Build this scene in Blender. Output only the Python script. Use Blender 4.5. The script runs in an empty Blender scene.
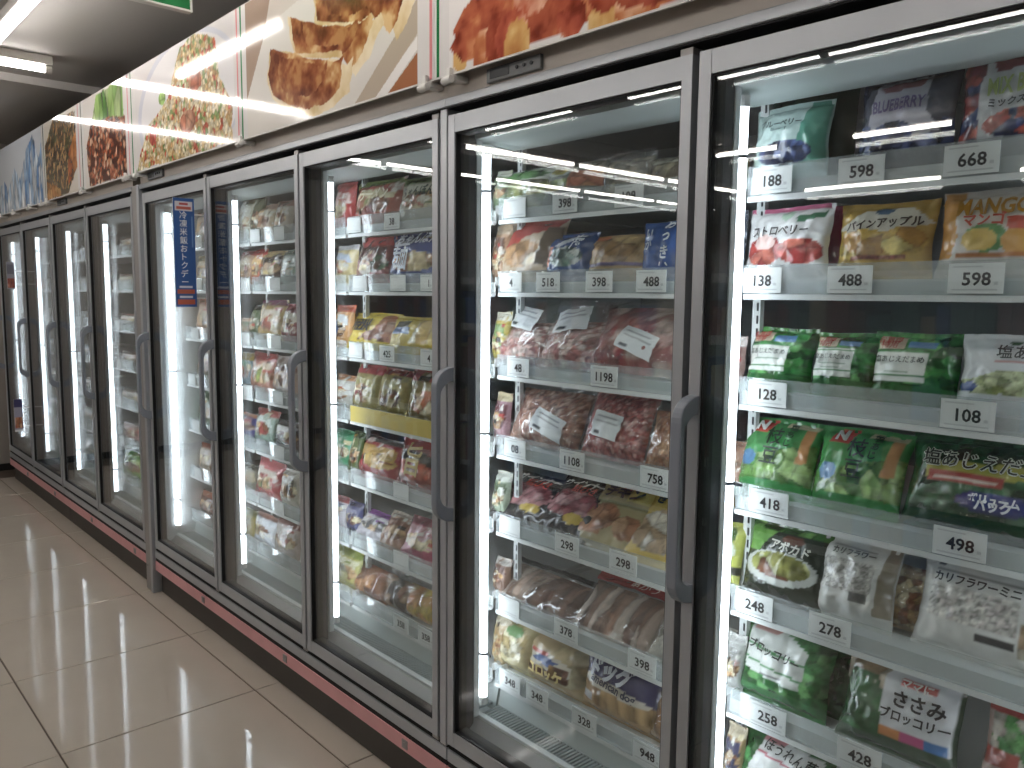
import bpy, math, random
import numpy as np
from mathutils import Matrix, Vector

S = bpy.context.scene
COL = S.collection

# ------------------------------------------------------------------ camera, light level
FPX, CH, CD = 811.94, 1.34922, 1.2
_y, _p, _r = [math.radians(a) for a in (47.66987, 6.19104, 0.58729)]
_F = np.array([-math.sin(_y)*math.cos(_p), math.cos(_y)*math.cos(_p), -math.sin(_p)])
_R = np.array([math.cos(_y), math.sin(_y), 0.0]); _U = np.cross(_R, _F)
_R2 = math.cos(_r)*_R+math.sin(_r)*_U; _U2 = -math.sin(_r)*_R+math.cos(_r)*_U
cam = bpy.data.cameras.new('camera'); cam.sensor_width = 36.0; cam.lens = 36.0*FPX/1024
cam.clip_start = 0.02; cam.clip_end = 60
co = bpy.data.objects.new('camera', cam); COL.objects.link(co)
M3 = Matrix((_R2, _U2, -_F)).transposed().to_4x4(); M3.translation = Vector((0, -CD, CH))
co.matrix_world = M3
S.camera = co

def at(u, v, y):
    """point of the plane at depth y that shows at pixel (u, v) of the 1024x768 photograph"""
    d = _F+_R2*(u-512)/FPX+_U2*(384-v)/FPX
    return np.array([0, -CD, CH])+d*((y+CD)/d[1])

W = bpy.data.worlds.new('world'); S.world = W; W.use_nodes = True
W.node_tree.nodes['Background'].inputs[0].default_value = (0.8, 0.85, 0.9, 1)
W.node_tree.nodes['Background'].inputs[1].default_value = 0.0
S.view_settings.view_transform = 'Standard'; S.view_settings.look = 'None'
S.view_settings.gamma = 1.0; S.view_settings.use_curve_mapping = False
S.view_settings.exposure = 0.0
S.cycles.transparent_max_bounces = 32
S.cycles.max_bounces = 10
E_TUBE = 25.0        # ceiling batten tubes
E_LED = 11.0         # freezer light tubes

# ------------------------------------------------------------------ colours and materials
def lin(h):
    if isinstance(h, str):
        c = np.array([int(h[i:i+2], 16) for i in (0, 2, 4)])/255.0
    else:
        c = np.array(h, float)/255.0
    return np.where(c <= .04045, c/12.92, ((c+.055)/1.055)**2.4)

MATS = {}
def mat(name, color='808080', rough=.5, metal=0.0, spec=.5, emit=0.0, bump=None, vary=None, col_attr=False, coat=0.0):
    if name in MATS: return MATS[name]
    m = bpy.data.materials.new(name); m.use_nodes = True
    nt = m.node_tree; b = nt.nodes['Principled BSDF']
    c = lin(color)
    b.inputs['Base Color'].default_value = (*c, 1)
    b.inputs['Roughness'].default_value = rough; b.inputs['Metallic'].default_value = metal
    b.inputs['Specular IOR Level'].default_value = spec
    b.inputs['Coat Weight'].default_value = coat
    if emit:
        b.inputs['Emission Color'].default_value = (*c, 1); b.inputs['Emission Strength'].default_value = emit
    tc = nt.nodes.new('ShaderNodeTexCoord')
    if col_attr:
        a = nt.nodes.new('ShaderNodeVertexColor'); a.layer_name = 'Col'
        nt.links.new(a.outputs['Color'], b.inputs['Base Color'])
    elif vary:
        amt, sc, det = vary
        n = nt.nodes.new('ShaderNodeTexNoise'); n.inputs['Scale'].default_value = sc; n.inputs['Detail'].default_value = det
        nt.links.new(tc.outputs['Object'], n.inputs['Vector'])
        mr = nt.nodes.new('ShaderNodeMapRange'); mr.inputs[1].default_value = .3; mr.inputs[2].default_value = .7
        mr.inputs[3].default_value = 1-amt; mr.inputs[4].default_value = 1+amt
        nt.links.new(n.outputs['Fac'], mr.inputs[0])
        mx = nt.nodes.new('ShaderNodeMix'); mx.data_type = 'RGBA'; mx.blend_type = 'MULTIPLY'; mx.inputs[0].default_value = 1
        mx.inputs[6].default_value = (*c, 1); nt.links.new(mr.outputs[0], mx.inputs[7])
        nt.links.new(mx.outputs[2], b.inputs['Base Color'])
    if bump:
        st, sc, det = bump
        n = nt.nodes.new('ShaderNodeTexNoise'); n.inputs['Scale'].default_value = sc; n.inputs['Detail'].default_value = det
        n.inputs['Distortion'].default_value = .4
        if st > .4: n.noise_type = 'RIDGED_MULTIFRACTAL'; n.normalize = True
        nt.links.new(tc.outputs['Object'], n.inputs['Vector'])
        bp = nt.nodes.new('ShaderNodeBump'); bp.inputs['Strength'].default_value = st; bp.inputs['Distance'].default_value = .01 if st < .5 else .016
        nt.links.new(n.outputs['Fac'], bp.inputs['Height']); nt.links.new(bp.outputs['Normal'], b.inputs['Normal'])
    MATS[name] = m
    return m

def clear_mat(name, f0=.04, tint=(1, 1, 1), rough=0.0, bump=None, haze=0.0, hazecol=(.8, .8, .8), gain=1.0):
    """thin clear sheet: transparent and mirror mixed by Schlick reflectance, with an optional milky share"""
    m = bpy.data.materials.new(name); m.use_nodes = True
    nt = m.node_tree; nt.nodes.remove(nt.nodes['Principled BSDF']); out = nt.nodes['Material Output']
    N, L = nt.nodes.new, nt.links.new
    g = N('ShaderNodeNewGeometry'); dot = N('ShaderNodeVectorMath'); dot.operation = 'DOT_PRODUCT'
    L(g.outputs['Incoming'], dot.inputs[0])
    gl = N('ShaderNodeBsdfGlossy'); gl.inputs['Roughness'].default_value = rough
    if bump:
        tc = N('ShaderNodeTexCoord'); n = N('ShaderNodeTexNoise'); n.inputs['Scale'].default_value = bump[1]
        n.inputs['Detail'].default_value = bump[2]; n.inputs['Distortion'].default_value = .4; n.noise_type = 'RIDGED_MULTIFRACTAL'; n.normalize = True
        L(tc.outputs['Object'], n.inputs['Vector']); bp = N('ShaderNodeBump'); bp.inputs['Strength'].default_value = bump[0]
        bp.inputs['Distance'].default_value = .02; L(n.outputs['Fac'], bp.inputs['Height']); L(bp.outputs['Normal'], gl.inputs['Normal'])
        L(bp.outputs['Normal'], dot.inputs[1])
    else:
        L(g.outputs['Normal'], dot.inputs[1])
    def math_(op, a, b):
        k = N('ShaderNodeMath'); k.operation = op; k.use_clamp = True
        for i, x in enumerate((a, b)):
            if x is None: continue
            if isinstance(x, (int, float)): k.inputs[i].default_value = x
            else: L(x, k.inputs[i])
        return k.outputs[0]
    ab = math_('ABSOLUTE', dot.outputs['Value'], None)
    inv = math_('SUBTRACT', 1.0, ab); p5 = math_('POWER', inv, 5.0)
    f = math_('ADD', math_('MULTIPLY', p5, (1-f0)*gain), f0)
    t = N('ShaderNodeBsdfTransparent'); t.inputs[0].default_value = (*tint, 1)
    base = t.outputs[0]
    if haze:
        d = N('ShaderNodeBsdfDiffuse'); d.inputs[0].default_value = (*hazecol, 1)
        mx = N('ShaderNodeMixShader'); mx.inputs[0].default_value = haze; L(base, mx.inputs[1]); L(d.outputs[0], mx.inputs[2]); base = mx.outputs[0]
    mx = N('ShaderNodeMixShader'); L(f, mx.inputs[0]); L(base, mx.inputs[1]); L(gl.outputs[0], mx.inputs[2])
    L(mx.outputs[0], out.inputs['Surface']); MATS[name] = m
    return m

alu = mat('anodised_aluminium', 'adb1b6', .36, .3, vary=(.05, 6, 2))
alu_dark = mat('grey_metal', '9a9896', .42, .3)
white_metal = mat('white_enamel', 'd9dcdb', .35)
black_rub_and_shade = mat('black_gasket_and_shade', '0b0c0d', .7)  # door gaskets, and the black that stands for shade in gaps
mull_m = mat('dark_mullion', '2b2d31', .45)
handle_m = mat('grey_plastic_handle', '868c96', .40)
pink_m = mat('pink_vinyl_strip', 'dba2a4', .5, vary=(.06, 9, 3))
kick_m = mat('charcoal_kick_panel', '47433f', .55, vary=(.1, 4, 3))
beige_m = mat('beige_header_metal', 'c6beb5', .45, vary=(.04, 3, 2))
back_m = mat('grey_freezer_liner', '8e9294', .5, vary=(.06, 5, 3))
deck_m = mat('pale_freezer_deck', 'c3cccb', .4, vary=(.05, 7, 3))
grille_m = mat('grey_grille', '8e9695', .4)
led_m = mat('freezer_tube_light', 'f0f6ff', .4, emit=E_LED)
tube_m = mat('ceiling_tube_light', 'fffaf5', .4, emit=E_TUBE)
batten_m = mat('white_batten_housing', 'cfcac4', .5)
ceil_m = mat('painted_ceiling', 'b9b6b3', .8, vary=(.03, 1.5, 2))
wall_m = mat('pale_wall_panel', '9b958e', .6, vary=(.03, 2, 2))
base_m = mat('black_baseboard', '1f1e1e', .5)
grout_m = mat('dark_grout', '54493f', .8)
tile_m = mat('polished_beige_tile', 'bbb2a6', .05, spec=.5, vary=(.05, 2.2, 4))
ink_m = mat('black_ink', '1a1a1c', .6)
grey_ink = mat('grey_ink', 'c2c6c6', .6)
paper_m = mat('white_card', 'dfe2e0', .55)
yellow_m = mat('yellow_paper_strip', 'c9b45a', .55)
print_m = mat('printed_film', rough=.24, col_attr=True, bump=(.9, 19, 4), coat=.6)
letter_m = mat('printed_lettering', rough=.35, col_attr=True)
food_m = mat('frozen_food', rough=.6, col_attr=True, bump=(.39, 90, 4))
poster_m = mat('glossy_poster_print', rough=.075, col_attr=True, spec=.34, bump=(.03, 11, 2))
dark_plastic = mat('dark_plastic', '2c2f34', .35)
grey_plastic = mat('grey_display_plastic', '7d8082', .4)
white_plastic = mat('white_plastic_clip', 'd8d6d2', .4)
green_m = mat('green_sign_face', '1f7a44', .45)
glass_m = clear_mat('door_glass', .055, (.97, .985, .985), gain=1.5)
glass2_m = clear_mat('inner_door_glass', .014, (.97, .985, .985), gain=.8)
acrylic_m = clear_mat('clear_acrylic_lip', .05, (.95, .97, .97), .06, haze=.20, hazecol=(.84, .88, .9))
film_m = clear_mat('clear_bag_film', .11, (.97, .97, .97), .12, bump=(.8, 16, 3), haze=.04)

# ------------------------------------------------------------------ mesh helpers
class MB:
    def __init__(s): s.v = []; s.f = []; s.m = []
    def box(s, x0, x1, y0, y1, z0, z1, mi=0, bev=0):
        n = len(s.v)
        s.v += [(x, y, z) for z in (z0, z1) for y in (y0, y1) for x in (x0, x1)]
        s.f += [tuple(n+i for i in q) for q in ((0, 2, 3, 1), (4, 5, 7, 6), (0, 1, 5, 4), (2, 6, 7, 3), (0, 4, 6, 2), (1, 3, 7, 5))]
        s.m += [mi]*6; return s
    def poly(s, pts, mi=0):
        n = len(s.v); s.v += [tuple(p) for p in pts]; s.f.append(tuple(range(n, n+len(pts)))); s.m.append(mi); return s
    def prism_x(s, prof, x0, x1, mi=0):
        """profile of (y, z) points, counter-clockwise seen from +x, run along x"""
        n = len(s.v); k = len(prof)
        s.v += [(x0, y, z) for y, z in prof]+[(x1, y, z) for y, z in prof]
        for i in range(k):
            j = (i+1) % k; s.f.append((n+i, n+k+i, n+k+j, n+j)); s.m.append(mi)
        s.f.append(tuple(n+i for i in range(k))); s.f.append(tuple(n+k+i for i in reversed(range(k)))); s.m += [mi, mi]; return s
    def rod(s, p, q, r, seg=12, mi=0, caps=True):
        p, q = Vector(p), Vector(q); d = (q-p).normalized(); a = d.orthogonal().normalized(); b = d.cross(a); n = len(s.v)
        for c in (p, q):
            for i in range(seg):
                t = 2*math.pi*i/seg; s.v.append(tuple(c+a*r*math.cos(t)+b*r*math.sin(t)))
        for i in range(seg):
            j = (i+1) % seg; s.f.append((n+i, n+j, n+seg+j, n+seg+i)); s.m.append(mi)
        if caps:
            s.f.append(tuple(n+i for i in reversed(range(seg)))); s.f.append(tuple(n+seg+i for i in range(seg))); s.m += [mi, mi]
        return s
    def build(s, name, mats, parent=None, off=None, smooth=False, bevel=0):
        me = bpy.data.meshes.new(name); v = s.v
        if off is not None: v = [(a-off[0], b-off[1], c-off[2]) for a, b, c in v]
        me.from_pydata(v, [], s.f)
        for mm in (mats if isinstance(mats, (list, tuple)) else [mats]): me.materials.append(mm)
        me.polygons.foreach_set('material_index', s.m)
        if smooth: me.polygons.foreach_set('use_smooth', [True]*len(s.f))
        me.update()
        o = obj(name, me, parent)
        if bevel:
            b = o.modifiers.new('bevel', 'BEVEL'); b.width = bevel; b.segments = 2; b.limit_method = 'ANGLE'
        return o

def obj(name, me, parent=None, loc=None):
    o = bpy.data.objects.new(name, me); COL.objects.link(o)
    if parent: o.parent = parent
    if loc is not None: o.location = loc
    return o
def tag(o, label, cat, group=None):
    o['label'] = label; o['category'] = cat
    if group: o['group'] = group
    return o
def thing(name, label, cat, loc, group=None):
    return tag(obj(name, None, None, loc), label, cat, group)
def struct(o):
    o['kind'] = 'structure'; return o

_tc = {}
def text2d(s, bold=0.0):
    if any(0x4e00 <= ord(ch) <= 0x9fff for ch in s): bold = min(bold, .012)
    return _text2d(s, bold)
def _text2d(s, bold):
    """outline-filled lettering as (points, triangles), 1 unit = one em; centred"""
    k = (s, bold)
    if k in _tc: return _tc[k]
    cu = bpy.data.curves.new('glyphs', 'FONT'); cu.body = s; cu.size = 1.0; cu.align_x = 'CENTER'; cu.align_y = 'CENTER'
    cu.resolution_u = 2; cu.offset = bold; cu.fill_mode = 'FRONT'
    o = bpy.data.objects.new('glyphs', cu); COL.objects.link(o)
    dg = bpy.context.evaluated_depsgraph_get(); ev = o.evaluated_get(dg); me = ev.to_mesh()
    me.calc_loop_triangles()
    v = np.array([p.co[:2] for p in me.vertices]).reshape(-1, 2); t = [tuple(x.vertices) for x in me.loop_triangles]
    ev.to_mesh_clear(); COL.objects.unlink(o); bpy.data.objects.remove(o); bpy.data.curves.remove(cu)
    if len(v): v = v-(v.min(0)+v.max(0))/2
    _tc[k] = (v, t)
    return _tc[k]

# ------------------------------------------------------------------ the shop: floor, ceiling, walls
rng = random.Random(7)
fl = struct(MB().box(-7.05, 4, -9, 1.0, -.06, -.004).build('floor', grout_m))
fl['label'] = 'polished beige tiled shop floor'
TP = .6; TX0, TY0 = -2.543, -.058
tm = MB(); g = .0025; hh = .004; b = .0015
tm.v = [(x*(TP/2-g-k), y*(TP/2-g-k), z) for k, z in ((0, -hh), (0, -b), (b, 0)) for x, y in ((-1, -1), (1, -1), (1, 1), (-1, 1))]
for i in range(2):
    for j in range(4): tm.f.append((i*4+j, i*4+(j+1) % 4, i*4+4+(j+1) % 4, i*4+4+j))
tm.f.append((8, 9, 10, 11)); tm.m = [0]*len(tm.f)
t0 = tm.build('tile', tile_m, fl)
first = True
for i in range(-8, 9):
    for j in range(-5, 2):
        cx, cy = TX0+(i+.5)*TP, TY0+(j-.5)*TP+TP
        if cx-TP/2 < -7.05+.0 and cx < -7.0: continue
        if cy > .9: continue
        o = t0 if first else t0.copy()
        if not first: COL.objects.link(o)
        first = False
        o.location = (cx, cy, 0)
mb = MB().box(-7.05, 4, -9, TY0-5*TP-g, -.004, 0)
o = mb.build('far_floor', tile_m, fl)

CZ = 2.46
struct(MB().box(-4.93, 4.1, -9.1, 1.1, CZ, CZ+.1).build('ceiling', ceil_m))
struct(MB().box(-7.15, -4.93, -9.1, 1.1, 2.42, CZ+.1).build('trim_1', ceil_m))['label'] = 'lower ceiling step past the batten light'
wl = struct(MB().box(-7.15, -7.05, -9, 1, 0, .525).box(-7.15, -7.05, -9, 1, .53, 2.43).box(-7.15, -7.055, -9, 1, .52, .535).build('wall_left', wall_m))
struct(MB().box(-7.05, -7.035, -9, 1, 0, .05).build('baseboard_left', base_m))
struct(MB().box(-7.05, 4, 1.0, 1.1, 0, CZ).build('wall_back', wall_m))
struct(MB().box(-7.15, 4.1, -9.1, -9, 0, CZ).build('wall_front', wall_m))
struct(MB().box(4, 4.1, -9, 1, 0, CZ).build('wall_right', wall_m))

# ceiling batten lights: housing, tube, end caps
def batten(p, q, label):
    p, q = Vector(p), Vector(q); c = (p+q)/2; L = (q-p).length; along_x = abs(q.x-p.x) > abs(q.y-p.y)
    r = thing('ceiling_light', label, 'ceiling light', (c.x, c.y, CZ if c.x > -4.93 else 2.42), 'ceiling batten lights')
    zc = r.location.z
    def B(name, l0, l1, w0, w1, z0, z1, m):
        mb = MB().box(l0, l1, w0, w1, z0, z1) if along_x else MB().box(w0, w1, l0, l1, z0, z1)
        return mb.build(name, m, r, bevel=.004)
    B('housing', -L/2-.03, L/2+.03, -.028, .028, 2.418-zc, -.0005, batten_m) if zc > 2.45 else B('housing', -L/2-.03, L/2+.03, -.035, .035, 2.408-zc, -.0005, batten_m)
    a = (-L/2, 0, 2.40-zc) if along_x else (0, -L/2, 2.40-zc); e = (L/2, 0, 2.40-zc) if along_x else (0, L/2, 2.40-zc)
    MB().rod(a, e, .0145, 12).build('tube', tube_m, r, smooth=True)
    for k, s in ((a, -1), (e, 1)):
        k2 = (k[0]+.028*s, 0, k[2]) if along_x else (0, k[1]+.028*s, k[2])
        MB().rod(k, k2, .019, 12).build('end_cap', batten_m, r)
    return r
off = 'white ceiling batten light seen only as a streak in the freezer glass'
batten((-4.13, -.42, 2.4), (-3.04, -.42, 2.4), 'batten light running along the aisle, mirrored as a streak on the posters')
batten((-2.98, -.42, 2.4), (-1.86, -.42, 2.4), 'batten light above the aisle, past the green hanging sign')
batten((-1.80, -.42, 2.4), (-.70, -.42, 2.4), off)
batten((-4.47, -.16, 2.4), (-4.47, -1.26, 2.4), 'batten light set across the aisle just before the ceiling step')
for k in range(4): batten((-4.6, -1.32-1.17*k, 2.4), (-4.6, -2.43-1.17*k, 2.4), off)
batten((-5.62, -.20, 2.4), (-5.62, -1.30, 2.4), 'batten light across the aisle beyond the ceiling step')
for k in range(5): batten((-5.66, -1.36-1.17*k, 2.4), (-5.66, -2.47-1.17*k, 2.4), off)
for x0, x1, yy in ((-4.02, -3.27, -2.2), (-2.86, -1.80, -2.2), (-1.76, -.68, -2.2), (-.62, .48, -2.2), (-3.7, -3.06, -4.05), (-2.52, -1.92, -4.05), (-1.4, -.3, -4.05),
                   (-4.05, -2.8, -6.3), (-2.2, -1.1, -6.3), (.4, 1.5, -.42)):
    batten((x0, yy, 2.4), (x1, yy, 2.4), off)

# ------------------------------------------------------------------ freezers
ZBO, ZBI, ZTI, ZTO = .217, .254, 1.726, 1.766
SHZ = [1.527, 1.347, 1.137, .932, .728, .516, .315]     # undersides of the shelf fronts
LIPY = .165
BACK = .74
TAGS = {}      # (bay, shelf) -> list of (x, text)
def price_tag(parent, off, x, zc, s, w=.078, hgt=.046):
    y = LIPY-.0035
    mb = MB().box(x-w/2, x+w/2, y-.0012, y, zc-hgt/2, zc+hgt/2, 0)
    yf = y-.0018
    if s:
        v, t = text2d(s, .022); sc = hgt*.60; n = len(mb.v); ox = x+w*.02
        if len(v):
            mb.v += [(ox+a*sc, yf, zc-.001+b2*sc) for a, b2 in v]; mb.f += [tuple(n+i for i in q) for q in t]; mb.m += [1]*len(t)
            xr = ox+v[:, 0].max()*sc+.004
            mb.poly([(xr, yf, zc-.010), (xr+.006, yf, zc-.010), (xr+.006, yf, zc-.005), (xr, yf, zc-.005)], 2)
    for z0, l0, l1 in ((hgt*.36, -.42, .12), (-hgt*.40, -.42, .40)):
        mb.poly([(x+l0*w, yf, zc+z0), (x+l1*w, yf, zc+z0), (x+l1*w, yf, zc+z0+.0025), (x+l0*w, yf, zc+z0+.0025)], 2)
    o = mb.build('price_tag', [paper_m, ink_m, grey_ink], parent, off)
    return o

def build_handle(parent, off, x):
    z0, z1 = .80, 1.178; y0, y1 = -.001, -.052; w = .011; rr = .045
    outer = [(y0, z0)]; inner = []
    for i in range(9):
        t = math.pi/2*i/8; outer.append((y1+rr*(1-math.sin(t))*1.0 if False else y1+(y0-y1)*(1-math.sin(t)), z0+rr*(1-math.cos(t))))
    for i in range(9):
        t = math.pi/2*(1-i/8); outer.append((y1+(y0-y1)*(1-math.sin(t)), z1-rr*(1-math.cos(t))))
    outer.append((y0, z1))
    wall = .013
    inn = [(y0, z0+.034)]
    for i in range(9):
        t = math.pi/2*i/8; inn.append((y1+wall+(y0-y1-wall)*(1-math.sin(t)), z0+.034+rr*.8*(1-math.cos(t))))
    for i in range(9):
        t = math.pi/2*(1-i/8); inn.append((y1+wall+(y0-y1-wall)*(1-math.sin(t)), z1-.034-rr*.8*(1-math.cos(t))))
    inn.append((y0, z1-.034))
    mb = MB(); k = len(outer)
    mb.v = [(x-w, y, z) for y, z in outer]+[(x-w, y, z) for y, z in inn]+[(x+w, y, z) for y, z in outer]+[(x+w, y, z) for y, z in inn]
    for i in range(k-1):
        mb.f += [(i, i+1, k+i+1, k+i), (2*k+i+1, 2*k+i, 3*k+i, 3*k+i+1), (i+1, i, 2*k+i, 2*k+i+1), (k+i, k+i+1, 3*k+i+1, 3*k+i)]
    mb.f += [(0, k, 3*k, 2*k), (k-1, 2*k+k-1, 3*k+k-1, 2*k-1)]
    mb.m = [0]*len(mb.f)
    mb.build('handle', handle_m, parent, off, bevel=.003)

def freezer(label, x0, x1, doors, mulls, sidewalls, joint_posts, yellow=None, geo=(.012, .07, .024, .086, .012, .10)):
    """x0..x1 extent; doors (left, right) pairs; mullion centres incl. both ends"""
    B = ((x0+x1)/2, .4, 0)
    r = thing('display_freezer', label, 'freezer', B, 'upright glass-door freezers')
    def part(mb, name, m, par=None, **k): return mb.build(name, m, par or r, B, **k)
    # plinth, pink strip, sill
    part(MB().box(x0+.002, x1-.002, .03, .8, 0.001, .108), 'kick_plate', kick_m)
    part(MB().box(x0+.002, x1-.002, .004, .8, .108, .150), 'pink_strip', pink_m)
    for k in range(int((x1-x0)/.7)):
        xx = x0+.55+k*.7
        part(MB().box(xx-.012, xx+.012, .001, .004, .118, .142).rod((xx, .001, .13), (xx, -.001, .13), .006, 8), 'latch', alu_dark)
    part(MB().box(x0+.002, x1-.002, .0075, .8, .150, .166), 'sill_gap_shade', black_rub_and_shade)  # black filler covering the strip's top: shade under the sill put in as colour
    part(MB().box(x0+.002, x1-.002, .004, .0495, .166, .198), 'sill', alu, bevel=.002)
    part(MB().box(x0+.002, x1-.002, .009, .0495, .198, .2045), 'door_gap_shade', black_rub_and_shade)  # black box added as the shade between door and sill
    # inner deck
    part(MB().prism_x([(.05, .168), (.095, .168), (.095, .256), (.05, .222)], x0+.002, x1-.002), 'threshold', alu_dark)
    part(MB().box(x0+.002, x1-.002, .0952, .111, .168, .264), 'threshold_edge', white_metal, bevel=.002)
    part(MB().box(x0+.002, x1-.002, .11, BACK, .168, .240), 'deck_pan', deck_m)
    gm = MB(); n = int((x1-x0-.02)/.011)
    for i in range(n):
        xx = x0+.012+i*.011; gm.box(xx, xx+.0055, .112, .168, .256, .262)
    gm.box(x0+.01, x1-.01, .110, .114, .256, .263).box(x0+.01, x1-.01, .166, .170, .256, .263)
    part(gm, 'grille', grille_m)
    part(MB().prism_x([(.170, .240), (.178, .240), (.196, .316), (.188, .316)], x0+.004, x1-.004), 'apron', deck_m)
    # liner
    part(MB().box(x0+.002, x1-.002, BACK, .80, .168, 1.80), 'back_panel', back_m)
    for i, zz in enumerate((1.60, 1.63, 1.66)):
        sm = MB(); xx = x0+.1
        while xx < x1-.15:
            sm.box(xx, xx+.05, BACK-.002, BACK, zz, zz+.009); xx += .065
        part(sm, 'vent', black_rub_and_shade)
    part(MB().box(x0+.002, x1-.002, .05, .80, 1.775, 1.80), 'top_panel', back_m)
    part(MB().prism_x([(.075, 1.722), (.215, 1.712), (.215, 1.775), (.075, 1.775)], x0+.004, x1-.004), 'air_duct', deck_m)
    for sx in sidewalls:
        part(MB().box(sx-.018, sx+.018, .055, .80, .168, 1.80), 'side_panel', white_metal)
    # header
    part(MB().box(x0, x1, .10, .80, 1.776, 1.786).box(x0, x1, .043, .0995, 1.7665, 1.776).box(x0, x1, .001, .0998, 1.783, 1.7859), 'header_gap_shade', black_rub_and_shade)  # black sheets darken the rail's underside: gap shade put in as colour
    part(MB().box(x0, x1, -.004, .80, 1.786, 1.806), 'header_rail', alu, bevel=.002)
    part(MB().box(x0, x1, .004, .80, 1.806, 1.99), 'header_panel', beige_m)
    for px_, w_, zb, zt in joint_posts:
        part(MB().box(px_-w_/2, px_+w_/2, .002, .055, zb, zt), 'post', alu, bevel=.002)
    # mullions with their light tubes
    for i, mc in enumerate(mulls):
        edge = (i == 0 and sidewalls and abs(sidewalls[0]-mc) < .05)
        gm_r, gm_y, gb_r, gb_y, gl_x, gl_y = geo
        ml, mr_ = max(mc-.03, x0+.0003), min(mc+gm_r, x1-.0003)
        mu = part(MB().box(ml, mr_+1e-5, .045, gm_y, .205, 1.775), 'mullion', mull_m)
        part(MB().box(max(mc-.024, ml), min(mc+gb_r, x1-.0003), gm_y+.0002, gb_y, .262, 1.72), 'light_bracket', white_metal, mu)
        if i == len(mulls)-1 and len(mulls) == len(doors)+1: continue
        lx, ly = mc+gl_x+(.018 if edge and gl_x < .02 else 0), gl_y
        tube = part(MB().rod((lx, ly, .305), (lx, ly, 1.69), .0105, 12), 'light_tube', led_m, mu, smooth=True)
        for zz in (.285, 1.69): part(MB().rod((lx, ly, zz), (lx, ly, zz+.02), .0125, 12), 'tube_socket', white_plastic, mu)
        for zz in (.42, 1.0, 1.60): part(MB().rod((lx, ly, zz), (lx, ly, zz+.006), .0135, 12).box(lx-.002, lx+.03, ly-.002, ly+.002, zz, zz+.005), 'tube_clip', dark_plastic, mu)
    # doors
    for L, R in doors:
        fr = MB().box(L, L+.0235, 0, .042, ZBO, ZTO).box(R-.022, R, 0, .042, ZBO, ZTO).box(L+.0235, R-.022, 0.0008, .042, ZTI, ZTO).box(L+.0235, R-.022, .0008, .042, ZBO, ZBI)
        d = part(fr, 'door', alu)
        d['label'] = 'aluminium framed glass door'
        gk = MB().box(L+.0236, L+.0275, .004, .040, ZBI, ZTI).box(R-.026, R-.0221, .004, .040, ZBI, ZTI).box(L+.0275, R-.026, .004, .040, ZTI-.004, ZTI-.0001).box(L+.0275, R-.026, .004, .040, ZBI+.0001, ZBI+.004)
        part(gk, 'gasket', black_rub_and_shade, d)
        part(MB().box(L+.027, R-.0255, .010, .014, ZBI+.003, ZTI-.003), 'glass_pane', glass_m, d)
        p2 = MB().prism_x([(.023, ZBI+.003), (.026, ZBI+.003), (.035, ZTI-.003), (.032, ZTI-.003)], L+.027, R-.0255)
        part(p2, 'glass_pane', glass2_m, d)
        build_handle(d, B, L+.0125)
        for zz in (ZTO, ZBO-.014):
            part(MB().box(R-.03, R-.004, .006, .034, zz+.0005, zz+.0135).rod((R-.012, .02, zz+.003), (R-.012, .02, zz+.012), .008, 8), 'hinge', alu_dark, d)
    # bays of shelves
    for bi in range(len(mulls)-1):
        a, c = max(mulls[bi]+.008, x0+.002), min(mulls[bi+1]-.008, x1-.002)
        if sidewalls and abs(sidewalls[0]-mulls[bi]) < .05 and sidewalls[0] == sidewalls[0]:
            a = max(a, sidewalls[0]+.022) if sidewalls[0] < (a+c)/2 else a
        if len(sidewalls) and abs(sidewalls[-1]-mulls[bi+1]) < .05: c = min(c, sidewalls[-1]-.022)
        for si, z in enumerate(SHZ):
            sm = MB().box(a, c, LIPY-.001, LIPY+.010, z, z+.010).box(a, c, LIPY+.010, LIPY+.013, z+.004, z+.036).box(a, c, LIPY+.013, BACK-.01, z+.029, z+.036)
            for xx in (a, c-.004): sm.box(xx, xx+.004, LIPY+.013, BACK-.01, z+.036, z+.05)
            sh = part(sm, 'shelf', white_metal)
            lip = MB()
            prof = [(LIPY+.0, z+.010), (LIPY-.0025, z+.064), (LIPY-.0005, z+.064), (LIPY+.002, z+.010)]
            lip.prism_x(prof, a, c)
            part(lip, 'lip', acrylic_m, sh)
            if yellow and si == 3 and bi == yellow-1:
                part(MB().box(a+.01, c-.01, LIPY-.006, LIPY-.004, z+.012, z+.062), 'price_strip', yellow_m, sh)
            for (tx, s_) in TAGS.get(si, []):
                if a+.02 < tx < c-.01: price_tag(sh, B, min(max(tx, a+.04), c-.04), z+.036, s_)
    for mc in [m for m in mulls[:-1] if not any(abs(m-q) < .05 for q in sidewalls)]:
        mc = max(mc, x0+.0115)
        up = part(MB().box(mc-.0085, mc+.0085, .226, .240, .262, 1.77), 'upright', white_metal)
        sl = MB(); zz = .30
        while zz < 1.75: sl.box(mc+.001, mc+.005, .2252, .226, zz, zz+.016); zz += .025
        part(sl, 'slot_groove', dark_plastic, up)
    return r

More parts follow.
